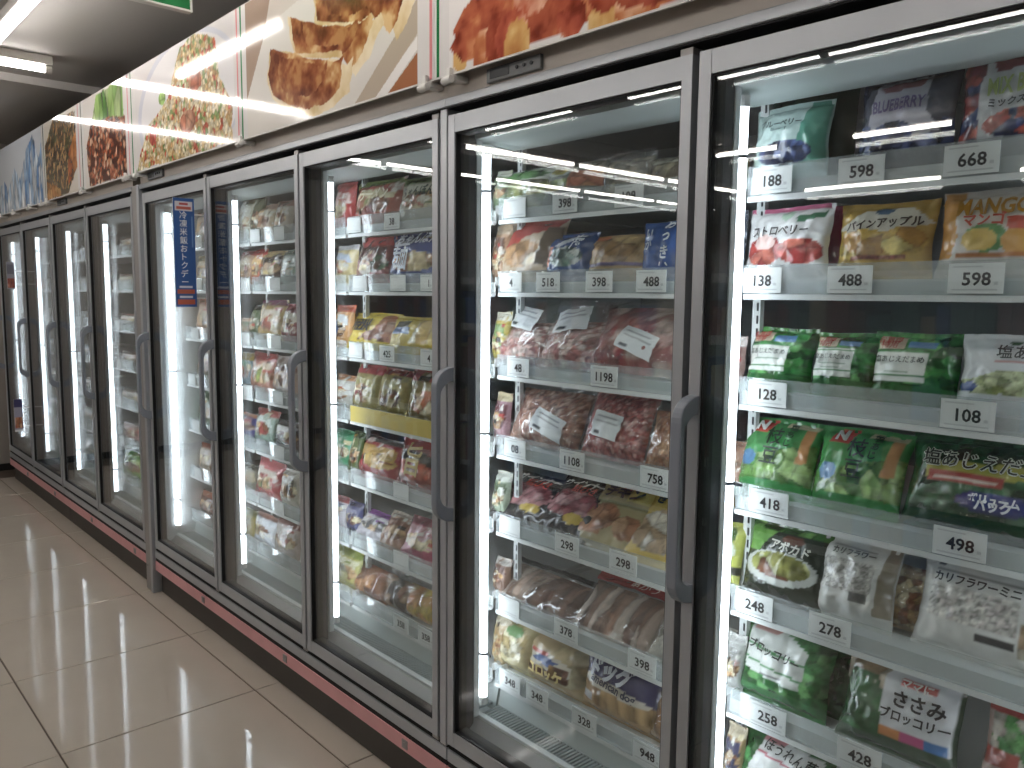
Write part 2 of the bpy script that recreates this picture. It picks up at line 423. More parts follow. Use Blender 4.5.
# shelving on the other side of the aisle, behind the camera; shows only as a faint reflection in the glass
rk = thing('shop_shelving', 'long shop shelving seen only as a faint reflection in the freezer glass', 'shelving', (-2.4, -2.9, 0))
MB().box(-3.6, 3.6, -.03, .03, .001, 1.62).build('back_panel', back_m, rk)
MB().box(-3.6, 3.6, .03, .44, .001, .12).build('plinth', kick_m, rk)
for k in range(5):
    z = .12+.33*k
    MB().box(-3.6, 3.6, .0305, .44-.02*k, z+.0005, z+.025).box(-3.6, 3.6, .44-.02*k, .45-.02*k, z-.01 if k else z+.0005, z+.04).build('shelf', white_metal, rk)
    if k < 4:
        x = -3.55; m_ = MB()
        while x < 3.4:
            w_ = rng.uniform(.05, .14); m_.box(x, x+w_-.008, .06, .40-.02*k, z+.026, z+.026+rng.uniform(.14, .26), rng.randrange(5)); x += w_
        o_ = m_.build('stock', [mat('stock_blue', '3a5a9a', .5), mat('stock_red', '8a5048', .5), mat('stock_cream', 'b8b09a', .5), mat('stock_green', '4a6a62', .5), mat('stock_brown', '6a4a3a', .5)], rk); o_['kind'] = 'stuff'

# price tags: (u, v) of the tag in the photograph per shelf, with its number
def T(si, u, v, s): TAGS.setdefault(si, []).append((float(at(u, v, LIPY)[0]), s))
for si, u, v, s in [
    (0, 773, 186, '188'), (0, 862, 172, '598'), (0, 972, 163, '668'), (1, 762, 289, '138'), (1, 850, 289, '488'), (1, 976, 286, '598'),
    (2, 768, 401, '128'), (2, 968, 419, '108'), (3, 770, 507, '418'), (3, 960, 545, '498'), (4, 755, 611, '248'), (4, 830, 637, '278'),
    (5, 768, 720, '258'), (5, 860, 755, '428'), (6, 790, 830, ''),
    (0, 516, 208, ''), (0, 566, 205, '398'), (0, 630, 198, '108'), (1, 512, 287, '4'), (1, 549, 288, '518'), (1, 600, 288, '398'), (1, 652, 288, '488'),
    (2, 519, 371, '48'), (2, 605, 381, '1198'), (3, 516, 448, '08'), (3, 573, 462, '1108'), (3, 656, 480, '758'), (4, 511, 526, ''), (4, 568, 545, '298'), (4, 624, 564, '298'),
    (5, 510, 605, ''), (5, 567, 630, '378'), (5, 643, 661, '398'), (6, 511, 690, '348'), (6, 538, 702, '348'), (6, 585, 727, '328'), (6, 648, 758, '948'),
    (0, 353, 225, ''), (0, 393, 220, '38'), (1, 361, 287, ''), (1, 399, 287, ''), (1, 430, 287, '1'), (2, 357, 352, ''), (2, 388, 357, '425'), (2, 430, 362, '4'),
    (4, 352, 476, ''), (4, 402, 492, ''), (5, 402, 557, ''), (6, 402, 627, '358'), (6, 427, 645, '358'),
    (0, 255, 240, ''), (0, 280, 236, ''), (1, 248, 288, ''), (1, 276, 288, ''), (2, 246, 339, ''), (2, 277, 346, ''), (3, 250, 395, ''), (3, 279, 404, ''), (4, 280, 458, ''), (5, 280, 508, ''),
    (0, 199, 243, ''), (1, 199, 288, ''), (2, 196, 334, ''), (3, 193, 378, ''), (4, 197, 426, ''), (5, 199, 468, ''),
]: T(si, u, v, s)
for si in range(7):
    for x in (-4.62, -4.95, -5.36, -5.7, -6.1): TAGS[si].append((x, ''))

FA = freezer('tall freezer stocked with bagged fruit, vegetables and raw meat', -1.5555, .56, [(-1.548, -.865), (-.8505, -.1675), (-.153, .53)], [-1.5685, -.858, -.160, .545], [.545], [], geo=(.0275, .08, .030, .096, .021, .118))
FB = freezer('tall freezer with the yellow price rail, next to the blue hanging sign', -3.69, -1.5558, [(-3.667, -2.987), (-2.973, -2.2865), (-2.275, -1.589)], [-3.687, -2.981, -2.281, -1.5695], [-3.687],
             [(-1.5690, .0255, .205, 1.786)], yellow=3)
FC = freezer('two-door freezer under the green-topped meat poster, past the grey pillar', -5.214, -3.79, [(-5.20, -4.526), (-4.508, -3.8046)], [-5.214, -4.517, -3.795], [-3.795], [], geo=(.012, .06, .024, .073, .012, .086))
FD = freezer('two-door freezer at the end wall under the blue ice poster', -6.68, -5.2145, [(-6.655, -5.95), (-5.935, -5.228)], [-6.672, -5.942, -5.2165], [-6.672], [], geo=(.012, .06, .024, .073, .012, .086))
pil = thing('pillar_post', 'grey metal post reaching the floor between two freezer units', 'post', (-3.742, 0, 0))
MB().box(-.047, .022, -.004, .6, 0.001, 1.806).build('post_body', alu_dark, pil, bevel=.003)
MB().box(.0225, .05, -.008, .6, .0011, 1.806).build('edge_strip', alu, pil, bevel=.002)
MB().box(-.03, -.022, -.0065, -.004, .11, .118).build('screw', alu_dark, pil)

# ------------------------------------------------------------------ print painting (colours per mesh point)
DESAT = .16
def fnoise(x, y, n, seed, octv=4):
    r = np.random.RandomState(seed); out = np.zeros(np.shape(x)); amp, tot = 1.0, 0.0
    for k in range(octv):
        J = r.rand(64, 64); X, Y = x*n*2**k+r.rand()*9, y*n*2**k+r.rand()*9
        i, j = np.floor(X).astype(int), np.floor(Y).astype(int); u, v = X-i, Y-j; u = u*u*(3-2*u); v = v*v*(3-2*v)
        g = lambda p, q: J[(i+p) % 64, (j+q) % 64]
        out += amp*(g(0, 0)*(1-u)*(1-v)+g(1, 0)*u*(1-v)+g(0, 1)*(1-u)*v+g(1, 1)*u*v); tot += amp; amp *= .55
    return out/tot
def ramp(t, pal):
    P = np.array([lin(p) for p in pal]); t = np.clip((t-.28)/.44, 0, .9999)*(len(pal)-1); i = t.astype(int); f = (t-i)[..., None]
    return P[i]*(1-f)+P[np.minimum(i+1, len(pal)-1)]*f
def vnoise(x, y, seed):
    r = np.random.RandomState(seed); out = np.zeros_like(x)
    for k in range(5):
        a = r.uniform(0, 6.28, 2); f = r.uniform(.6, 1.6, 2); out += np.sin(x*f[0]*6.28+y*r.uniform(-4, 4)+a[0])*np.cos(y*f[1]*6.28+x*r.uniform(-4, 4)+a[1])
    return out/3
def cells(x, y, n, seed, ratio=1.0):
    """cellular pattern: id and distance (0 centre .. 1 edge) of the nearest of scattered centres"""
    r = np.random.RandomState(seed); gx = np.floor(x*n).astype(int); gy = np.floor(y*n*ratio).astype(int)
    best = np.full(x.shape, 9.0); sec = np.full(x.shape, 9.0); bid = np.zeros(x.shape, int)
    J = r.rand(64, 64, 2)
    for i in (-1, 0, 1):
        for j in (-1, 0, 1):
            cx, cy = gx+i, gy+j; q = J[cx % 64, cy % 64]
            d = np.hypot(x*n-(cx+q[..., 0]), y*n*ratio-(cy+q[..., 1])); idd = (cx % 64)*64+(cy % 64)
            m = d < best; sec = np.where(m, best, np.minimum(sec, d)); bid = np.where(m, idd, bid); best = np.where(m, d, best)
    return bid, best, sec
def in_poly(x, y, pts):
    ins = np.zeros(x.shape, bool); k = len(pts)
    for i in range(k):
        (x1, y1), (x2, y2) = pts[i], pts[(i+1) % k]
        c = ((y1 > y) != (y2 > y))
        with np.errstate(divide='ignore', invalid='ignore'):
            ins ^= c & (x < (x2-x1)*(y-y1)/((y2-y1) if y2 != y1 else 1e-9)+x1)
    return ins
def food(x, y, pal, n, seed, ratio=1.0):
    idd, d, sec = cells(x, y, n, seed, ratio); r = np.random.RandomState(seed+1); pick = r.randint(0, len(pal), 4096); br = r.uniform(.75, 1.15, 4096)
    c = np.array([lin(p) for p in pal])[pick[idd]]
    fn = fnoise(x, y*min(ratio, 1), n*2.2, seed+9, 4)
    return np.clip(c*(br[idd]*(1.12-.4*np.clip(d, 0, 1))*(.62+.38*np.clip((sec-d)/.16, 0, 1))*(.35+1.3*fn))[..., None], 0, 1)  # rounding painted in: cell centres lit, edges shaded by colour
def jit(a, b, sd, k=.05): return a+k*.5*(fnoise(a, b, 9, sd+50, 3)-.5), b+k*(fnoise(a, b, 9, sd+51, 3)-.5)
def paint(layers, a, b, seed, asp=1.0):
    c = np.zeros(a.shape+(3,)); c[:] = lin('cccccc')
    for i, L in enumerate(layers):
        k = L[0]
        if k == 'bg': c[:] = lin(L[1])
        elif k == 'r': m = (a >= L[1]) & (b >= L[2]) & (a <= L[3]) & (b <= L[4]); c[m] = lin(L[5])
        elif k == 'e': m = ((a-L[1])/L[3])**2+((b-L[2])/L[4])**2 < 1; c[m] = lin(L[5])
        elif k == 'p': m = in_poly(a, b, L[1]); c[m] = lin(L[2])
        elif k == 'f':
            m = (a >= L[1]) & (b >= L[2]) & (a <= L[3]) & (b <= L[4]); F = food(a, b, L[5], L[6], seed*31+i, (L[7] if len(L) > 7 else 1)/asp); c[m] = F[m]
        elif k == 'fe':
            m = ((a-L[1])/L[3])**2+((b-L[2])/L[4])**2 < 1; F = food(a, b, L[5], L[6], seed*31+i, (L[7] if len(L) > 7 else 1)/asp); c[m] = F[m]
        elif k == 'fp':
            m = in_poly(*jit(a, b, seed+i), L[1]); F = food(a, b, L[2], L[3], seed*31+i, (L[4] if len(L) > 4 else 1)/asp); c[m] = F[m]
        elif k in ('np', 'ne'):
            m = in_poly(*jit(a, b, seed+i), L[1]) if k == 'np' else ((a-L[1])/L[3])**2+((b-L[2])/L[4])**2 < 1
            pal, n_ = (L[2], L[3]) if k == 'np' else (L[5], L[6]); F = ramp(fnoise(a*asp, b, n_, seed*31+i), pal); c[m] = F[m]
        elif k == 'n':   # soft mottling
            c *= (1+L[1]*vnoise(a*L[2], b*L[2], seed*7+i))[..., None]
    lum = c@np.array([.3, .6, .1]); c = c*(1-DESAT)+lum[..., None]*DESAT
    return np.clip(c, 0, 1)

def grid_mesh(name, verts, faces, cols, mats, smooth=True, mi=None):
    me = bpy.data.meshes.new(name); me.from_pydata(verts, [], faces)
    for m in mats: me.materials.append(m)
    ca = me.color_attributes.new('Col', 'FLOAT_COLOR', 'POINT')
    c4 = np.ones((len(verts), 4), np.float32); c4[:, :3] = cols; ca.data.foreach_set('color', c4.ravel())
    if smooth: me.polygons.foreach_set('use_smooth', [True]*len(faces))
    if mi is not None: me.polygons.foreach_set('material_index', mi)
    me.update(); return me

def text_points(txts, w, h, surf, lift=.0014):
    """lettering laid onto a surface surf(a, b) -> points; each entry (string, cx, cy, width share, colour, options)"""
    V, F, C = [], [], []; n = 0
    for ei, e in enumerate(txts):
        s, cx, cy, wf, col = e[:5]; op = e[5] if len(e) > 5 else {}
        rot = math.radians(op.get('rot', 0)); ys = op.get('ys', 1.0); bold = op.get('bold', .03)
        runs = []
        if op.get('v'):
            em = wf*w
            for i, ch in enumerate(s): runs.append((ch, 0, -(i-(len(s)-1)/2)*em*1.04, em))
        else:
            v, t = text2d(s, bold)
            if not len(v): continue
            runs.append((s, 0, 0, wf*w/max(v[:, 0].max()-v[:, 0].min(), .2)))
        for ch, dx, dy, em in runs:
            v, t = text2d(ch, bold)
            if not len(v): continue
            X = v[:, 0]*em+dx; Y = v[:, 1]*em*ys+dy
            Xr = X*math.cos(rot)-Y*math.sin(rot); Yr = X*math.sin(rot)+Y*math.cos(rot)
            P = surf(np.clip(cx+Xr/w, .01, .99), np.clip(cy+Yr/h, .01, .99), lift+.0006*ei)
            V.append(P); F += [tuple(n+i for i in q) for q in t]; C.append(np.tile(lin(col), (len(v), 1))); n += len(v)
    if not V: return None
    return np.concatenate(V), F, np.concatenate(C)

def pillow(w, h, t, seed, lump=0.0, lumpn=8, wr=1.0, sag=.25):
    r = np.random.RandomState(seed); ph = r.uniform(0, 6.28, 12); amp = r.uniform(.4, 1, 12)
    def half(a, b):
        ea = np.clip(1-np.abs(2*a-1)**2.8, 0, 1)**.62; bb = np.clip((b-.05)/.88, 0, 1)
        eb = np.clip(1-np.abs(2*bb-1)**2.6, 0, 1)**.6
        T = t/2*ea*eb*(1+sag*(.5-b))
        rip = 0
        for i in range(4): rip = rip+amp[i]*np.sin(ph[i]+a*(9+5*i)+b*(6-3*i))
        edge = (1-ea*.75)
        cr = amp[4]*np.sin(ph[4]+38*a+5*np.sin(3*b+ph[5]))*np.exp(-((b-.93)/.10)**2)+amp[6]*np.sin(ph[6]+34*a)*np.exp(-((b-.06)/.08)**2)
        rd = (1-np.abs(2*fnoise(a*1.2+.3*b, b*1.2-.2*a, 4, seed+77, 3)-1))**3
        return T, wr*(.0014*rip*(ea*eb)**.5+.0022*cr*(.4+edge)-.0045*(rd-.5)*np.clip(eb*2, 0, 1))
    def xz(a, b):
        x = (a-.5)*w*(1-.07*np.sin(math.pi*np.clip(b, 0, 1))*(1 if t > .03 else .4))*(1+.01*np.sin(ph[7]+11*b))
        z = b*h*(1)+.010*h*np.sin(ph[8]+6*a)*(b > .9)
        return x, z
    def front(a, b, lift=0.0):
        T, wv = half(a, b); y = -T+wv-lift
        if lump:
            _, d, s2 = cells(a, b, lumpn, seed+5, h/w); y = y-lump*np.clip(1-d, 0, 1)*np.clip(T/(t/2+1e-6), 0, 1)
        x, z = xz(a, b); return np.stack([x, y, z], -1)
    def back(a, b):
        T, wv = half(a, b); x, z = xz(a, b); return np.stack([x, T+wv*.5+.0004, z], -1)
    return front, back

def sheet(surf, n, m, flip=False):
    A, B = np.meshgrid(np.linspace(0, 1, n), np.linspace(0, 1, m)); P = surf(A.ravel(), B.ravel())
    F = []
    for j in range(m-1):
        for i in range(n-1):
            q = (j*n+i, j*n+i+1, (j+1)*n+i+1, (j+1)*n+i); F.append(q[::-1] if flip else q)
    return P, F, A.ravel(), B.ravel()

USED = []
_seed = [100]
def place(spec, si, uL, uR, vT, tilt, t, yaw, y_extra):
    """size and position of a pack standing on shelf si, from where it shows in the photograph"""
    zs = SHZ[si]+.0362; yb = LIPY+.02+y_extra; ti = math.radians(tilt); h = .15
    for _ in range(8):
        yt = yb+t/2+h*math.sin(ti); zt = at((uL+uR)/2, vT, yt)[2]; h = max(.06, (zt-zs)/math.cos(ti))
    ym = yb+t*.3+.3*h*math.sin(ti); vm = vT+(20 if uL > 300 else 8)
    xL, xR = at(uL, vm, ym)[0], at(uR, vm, ym)[0]
    return (xL+xR)/2, zs, yb, xR-xL, h
def finish(root, pts_all, xc, zs, yb, tilt, yaw):
    R = Matrix.Rotation(math.radians(yaw), 4, 'Z') @ Matrix.Rotation(-math.radians(tilt), 4, 'X')
    Rn = np.array(R)[:3, :3]; Q = pts_all @ Rn.T
    root.rotation_euler = R.to_euler(); root.location = (xc, yb-Q[:, 1].min(), zs-Q[:, 2].min()+.0005)

def bag(si, uL, uR, vT, layers, label, texts=(), tilt=12, t=.05, yaw=0, n=36, name='frozen_food_bag', cat='bag', lump=0.0, lumpn=8, dy=0.0, group=None, wr=1.0):
    """printed film bag: body (front and back film) with its printed lettering"""
    _seed[0] += 1; sd = _seed[0]
    xc, zs, yb, w, h = place(None, si, uL, uR, vT, tilt, t, yaw, dy)
    front, back = pillow(w, h, t, sd, lump, lumpn, wr)
    flat_front = pillow(w, h, t, sd, 0, lumpn, wr)[0]; n = int(n*1.45)
    m = max(8, int(n*min(1.6, max(.7, h/w))))
    P, F, A, B = sheet(front, n, m); bz = min(.3, .028/h); C = paint(layers, A, (B-bz)/(1-bz), sd, w/h)
    P2, F2, A2, B2 = sheet(back, max(6, n//3), max(6, m//3), True); C2 = paint([layers[0], ('n', .05, 2)], A2, B2, sd)
    k = len(P); me = grid_mesh(name, np.concatenate([P, P2]).tolist(), F+[tuple(k+i for i in q) for q in F2], np.concatenate([C, C2]), [print_m])
    if texts:
        root = thing(name, label, cat, (0, 0, 0), group); obj('bag_body', me, root)
        tp = text_points(texts, w, h*(1-bz), lambda a, b, l: flat_front(a, bz+b*(1-bz), l+lump*1.05+.0032))
        if tp: obj('lettering', grid_mesh('lettering', tp[0].tolist(), tp[1], tp[2], [letter_m], False), root)
    else:
        root = tag(obj(name, me), label, cat, group)
    finish(root, np.concatenate([P, P2]), xc, zs, yb, tilt, yaw)
    return root

def clear_bag(si, uL, uR, vT, pal, label, tilt=25, t=.06, yaw=0, n=30, name='clear_food_bag', cat='bag', cn=9, ratio=1.0, lump=.008, fill=.8, sticker=None, header=None, texts=(), dy=0.0, group=None):
    """clear film bag: lumpy contents, film around them, optional paper sticker or printed header"""
    _seed[0] += 1; sd = _seed[0]
    xc, zs, yb, w, h = place(None, si, uL, uR, vT, tilt, t, yaw, dy)
    root = thing(name, label, cat, (0, 0, 0), group)
    fr, bk = pillow(w, h, t, sd, wr=1.5)
    ci, cb = pillow(w*.93, h*fill, t*.86, sd+900, lump, cn, .5, .5)
    def up(f): return lambda a, b, *k: f(a, b, *k)+np.array([0, 0, h*.03])
    m = max(8, int(n*min(1.5, max(.6, h/w))))
    P, F, A, B = sheet(up(ci), n, m); C = food(A, B*h/w, pal, cn, sd, ratio)  # contents carry the highlight and crease shade of food() in their colour
    P2, F2, A2, B2 = sheet(up(cb), 10, 10, True); k = len(P)
    obj('contents', grid_mesh('contents', np.concatenate([P, P2]).tolist(), F+[tuple(k+i for i in q) for q in F2], np.concatenate([C, np.tile(lin(pal[0]), (len(P2), 1))]), [food_m]), root)
    Q, G, _, _ = sheet(lambda a, b: fr(a, b, .004), 22, 22); Q2, G2, _, _ = sheet(bk, 12, 12, True); k = len(Q)
    me = bpy.data.meshes.new('film'); me.from_pydata(np.concatenate([Q, Q2+np.array([0, .003, 0])]).tolist(), [], G+[tuple(k+i for i in q) for q in G2])
    me.materials.append(film_m); me.polygons.foreach_set('use_smooth', [True]*len(me.polygons)); me.update(); obj('film', me, root)
    if header:   # printed band ('y0', 'y1', layers)
        y0, y1, ly = header
        S_ = lambda a, b, l=0.0: fr(.02+a*.96, y0+b*(y1-y0), .0065+l)
        H, HF, HA, HB = sheet(S_, 20, 10); obj('printed_band', grid_mesh('printed_band', H.tolist(), HF, paint(ly, HA, HB, sd, w/(h*(y1-y0))), [print_m]), root)
    if sticker:
        sx, sy, sw, sh_, sr = sticker; c_, s_ = math.cos(math.radians(sr)), math.sin(math.radians(sr))
        def S2(a, b, l=0.0):
            X = (a-.5)*sw*w; Y = (b-.5)*sh_*h
            return fr(np.clip(sx+(X*c_-Y*s_)/w, .02, .98), np.clip(sy+(X*s_+Y*c_)/h, .02, .98), .0075+l)
        H, HF, HA, HB = sheet(S2, 9, 9)
        ly = [('bg', 'dfe4e6'), ('r', .1, .75, .8, .82, '9aa0a4'), ('r', .1, .55, .9, .60, 'a8adb0'), ('r', .1, .42, .9, .46, 'a8adb0'), ('r', .1, .12, .35, .26, '4a4d50')]
        H, HF, HA, HB = sheet(S2, 16, 16)
        obj('sticker', grid_mesh('sticker', H.tolist(), HF, paint(ly, HA, HB, sd), [letter_m]), root)
    if texts:
        tp = text_points(texts, w, h, lambda a, b, l: fr(a, b, .0085+l))
        if tp: obj('lettering', grid_mesh('lettering', tp[0].tolist(), tp[1], tp[2], [letter_m], False), root)
    finish(root, np.concatenate([Q, Q2]), xc, zs, yb, tilt, yaw)
    return root

# ------------------------------------------------------------------ posters above the doors
def flat(x0, x1, z0, z1, y, tilt=0.0):
    def f(a, b, l=0.0):
        return np.stack([x0+a*(x1-x0), np.full(np.shape(a), y-l)-tilt*0*b, z0+b*(z1-z0)], -1)
    return f
PZ0, PZ1, PY = 1.845, 2.255, -.035
def wpoly(pts, x0, x1): return [((x-x0)/(x1-x0), (z-PZ0)/(PZ1-PZ0)) for x, z in pts]
def poster(x0, x1, ix0, ix1, layers, label, n, lines, clips):
    B = ((x0+x1)/2, 0, PZ0)
    r = thing('food_poster', label, 'poster', B, 'food posters above the freezers')
    m = max(24, int(n*(PZ1-PZ0)/(ix1-ix0)))
    MB().box(x0, x1, PY+.0005, PY+.006, PZ0-.004, PZ1).build('board', white_plastic, r, B)
    P, F, A, Bb = sheet(flat(ix0, ix1, PZ0, PZ1-.001, PY), n, m)
    C = paint(layers, A, Bb, int(abs(x0)*100), (ix1-ix0)/(PZ1-PZ0))
    obj('picture', grid_mesh('picture', (P-np.array(B)).tolist(), F, C, [poster_m], False), r)
    for (a, b_) in ((x0+.001, ix0), (ix1, x1-.001)):
        if b_-a > .004:
            P, F, A, Bb = sheet(flat(a, b_, PZ0, PZ1-.001, PY), 2, 2); obj('margin', grid_mesh('margin', (P-np.array(B)).tolist(), F, np.tile(lin('d9d6d4'), (4, 1)), [poster_m], False), r)
    for lx, c in lines:
        P, F, A, Bb = sheet(flat(lx-.005, lx+.005, PZ0, PZ1-.001, PY-.0006), 2, 2); obj('stripe', grid_mesh('stripe', (P-np.array(B)).tolist(), F, np.tile(lin(c), (4, 1)), [poster_m], False), r)
    for cx in clips:
        MB().box(cx-.012, cx+.012, PY-.008, PY+.0385, PZ0-.018, PZ0-.005).rod((cx-.02, PY-.010, PZ0-.018), (cx+.012, PY-.010, PZ0-.016), .009, 10).box(cx-.006, cx+.006, PY-.012, PY-.002, PZ0-.012, PZ0+.010).build('clip', white_plastic, r, B, bevel=.002)
    for sx in (x0+.15, x1-.15):
        MB().box(sx-.02, sx+.02, PY+.006, .0035, PZ0+.03, PZ0+.12).build('bracket', alu_dark, r, B)
    return r
PK, GN = 'd98a8e', '2f7d4d'
X0, X1 = -2.545, -1.62
fd = [(-2.378, 2.079), (-2.402, 2.011), (-2.372, 1.938), (-2.258, 1.885), (-2.128, 1.853), (-2.028, 1.865), (-1.949, 1.888), (-1.927, 1.975), (-1.962, 1.962), (-2.051, 1.99), (-2.135, 2.002), (-2.216, 2.032), (-2.295, 2.056)]
md = [(-2.26, 2.144), (-2.244, 2.079), (-2.216, 2.032), (-2.051, 1.995), (-1.947, 1.977), (-1.913, 1.927), (-1.844, 1.956), (-1.788, 2.024), (-1.80, 2.05), (-1.83, 2.04), (-1.862, 2.031), (-1.945, 2.047), (-2.076, 2.082)]
tdp = [(-2.113, 2.165), (-2.103, 2.091), (-1.945, 2.05), (-1.862, 2.036), (-1.788, 2.048), (-1.727, 1.972), (-1.684, 2.004), (-1.64, 2.075), (-1.778, 2.141), (-1.968, 2.179)]
t4 = [(-1.98, 2.255), (-1.96, 2.185), (-1.78, 2.150), (-1.66, 2.10), (-1.62, 2.14), (-1.62, 2.255)]
def shrink(p, k, dx=0, dz=0):
    cx = sum(q[0] for q in p)/len(p); cz = sum(q[1] for q in p)/len(p); return [(cx+(x-cx)*k+dx, cz+(z-cz)*k+dz) for x, z in p]
BRN = ['a85f2e', '8e4620', 'b9743a', '7a3818', 'c4884c']
G = lambda p: wpoly(p, X0, X1)
def dump(p): return [('np', G(shrink(p, 1.05, .014, -.006)), ['c9a868', 'e0c898', 'ecdcb8'], 5), ('np', G(shrink(p, .93, -.010, .006)), ['6e3214', '8e4a20', 'a8642e', 'c48a4a', 'dcb478'], 7), ('np', G(shrink(p, .62, -.02, .012)), ['6a3014', '82401c', '9a5526', 'b87a3e'], 9)]
poster(-2.5945, -1.5565, X0, X1, [('bg', 'cfc6bb'), ('p', G([(-2.545, 1.96), (-2.545, 2.255), (-2.36, 2.255), (-2.43, 2.1)]), 'a48a76'), ('p', G([(-2.545, 1.845), (-2.545, 1.96), (-2.40, 2.15), (-2.05, 2.2), (-1.62, 2.05), (-1.80, 1.845)]), 'd9d4cc'), ('n', .05, 2),
        ('p', G([(-1.818, 1.845), (-1.62, 1.955), (-1.62, 1.925), (-1.746, 1.845)]), 'e8e4e0'), ('p', G([(-1.746, 1.845), (-1.62, 1.918), (-1.62, 1.845)]), 'a8683e'), ('p', G([(-1.9, 1.845), (-1.62, 2.04), (-1.62, 1.96), (-1.80, 1.845)]), 'b9a894')]
       + dump(t4)+dump(tdp)+dump(md)+dump(fd), 'poster of browned pan-fried dumplings above the freezer doors', 300, [(-2.580, GN), (-1.568, PK)], [-1.58, -2.585])
X0, X1 = -1.50, .50
lump_l = []
rr = random.Random(4)
CP = [(.02, .03), (.007, .13), (.0125, .23), (.03, .32), (.065, .40), (.12, .55), (.2, .9), (.95, .9), (.95, 0)]
while len(lump_l) < 70:
    cx, cz = rr.uniform(.015, .75), rr.uniform(.0, .8); rx, rz = rr.uniform(.014, .028), rr.uniform(.09, .15)
    if in_poly(np.array([cx-rx*.8, cx]), np.array([cz+rz*.4, cz+rz*.8]), CP).all():
        lump_l.append(('ne', cx, cz, rx, rz, rr.choice([['7a2a14', 'a8452a', 'bf5a34', 'e0a888'], ['9a4420', 'b8602e', 'cc7a40', 'e8b890'], ['b8742e', 'd09a48', 'e4c07a'], ['74280f', '9a3c20', 'b0502c', 'd89070']]), 7))
poster(-1.5555, .56, X0, X1, [('bg', 'e2dedb'), ('e', .02, .10, .014, .12, 'd8a85a'), ('np', CP, ['7e2c16', 'a84a28', 'b85a30', 'd08048'], 8)]+lump_l,
       'poster of glossy red-sauced chicken above the meat and vegetable doors', 340, [(-1.541, GN)], [-1.489])
X0, X1 = -3.60, -2.64
RICE = ['e2cfa4', 'd8bd88', 'eee0c0', 'c99a5e', 'e8d8b0', 'c85a3c', '8aa058', 'd9b87a']
poster(-3.672, -2.5955, X0, X1, [('bg', 'd8d3d2'), ('e', .55, .45, .52, .62, 'c9cad6'), ('e', .56, .44, .49, .58, 'e2dfe0'), ('fp', [(.0, 0), (.05, .2), (.15, .4), (.38, .58), (.52, .95), (.66, 1), (.85, .9), (.88, .55), (.98, .3), (.98, 0)], RICE, 52),
       ('fe', .58, .30, .08, .10, ['c87a5a', 'd89a78'], 20), ('fe', .66, .62, .06, .1, ['c06a48', 'd08a60'], 20), ('fe', .2, .3, .04, .1, ['c8503a'], 20), ('fe', .32, .6, .04, .06, ['8ab050'], 20)],
       'fried rice poster above the white-walled freezer bay', 220, [(-2.610, PK), (-3.650, GN)], [-3.60])
X0, X1 = -4.345, -3.724
poster(-4.41, -3.674, X0, X1, [('bg', 'd9d2cc'), ('fp', [(.1, 0), (.05, .45), (.2, .72), (.8, .75), (.98, .6), (.98, 0)], ['8a4a30', 'a86040', '6a3424', 'b87a54', 'c8a080', '5a2a1e'], 26), ('fp', [(.2, .68), (.35, .98), (.95, .98), (.95, .62), (.6, .68)], ['7aa84a', '9ac060', 'b8d088', '5a8a3a'], 10, .3)],
       'poster of minced meat topped with green leaves above the doors', 90, [(-3.695, PK), (-4.385, GN)], [-3.74, -4.395])
X0, X1 = -5.09, -4.48
poster(-5.135, -4.412, X0, X1, [('bg', 'd8cfc0'), ('fp', [(0, 0), (.0, .7), (.3, .98), (1, .95), (1, .3), (.7, 0)], ['6a5038', '8a6a4a', '4a3a2a', 'a88a5e', '7a5a38', 'b08a58', '6a6a40'], 30), ('fp', [(0, 0), (.02, .25), (.45, .1), (.5, 0)], ['c8904a', 'b87a38'], 10), ('fp', [(.7, .1), (.75, .5), (1, .7), (1, .3)], ['c07a3a', 'a85a2a'], 8)],
       'poster of dark mixed grains on a plate above the doors', 80, [(-4.435, PK), (-5.115, GN)], [-5.077])
X0, X1 = -6.60, -5.16
poster(-6.67, -5.137, X0, X1, [('bg', 'c9d0d8'), ('fp', [(0, 0), (.02, .4), (.12, .75), (.2, .4), (.3, .5), (.4, .35), (.52, .62), (.62, .42), (.75, .8), (.86, .95), (.95, .6), (1, .8), (1, 0)], ['a8c4de', '7fa6d0', 'c4d6e6', '5f8ec4', 'd8e2ea', '93b4d6', 'cfd8e0'], 30, .4)],
       'poster of blue ice crystals at the far end of the freezers', 110, [], [-5.2, -5.497, -5.921, -6.3])

# small temperature displays on the header
for x, lab in [(-1.32, 'grey temperature display between the chicken poster and the glass doors'), (-3.49, 'temperature display below the fried rice poster'), (-4.93, 'temperature display below the dark grain poster')]:
    d = thing('temperature_display', lab, 'display', (x, .004, 1.812), 'header temperature displays')
    MB().box(-.085, .085, -.010, 0, 0, .030).build('case', grey_plastic, d, bevel=.002)
    MB().box(-.072, -.01, -.0115, -.0102, .006, .025).build('screen', dark_plastic, d)
    for k in range(3): MB().rod((.015+.022*k, -.0102, .016), (.015+.022*k, -.0125, .016), .004, 10).build('button', dark_plastic, d)

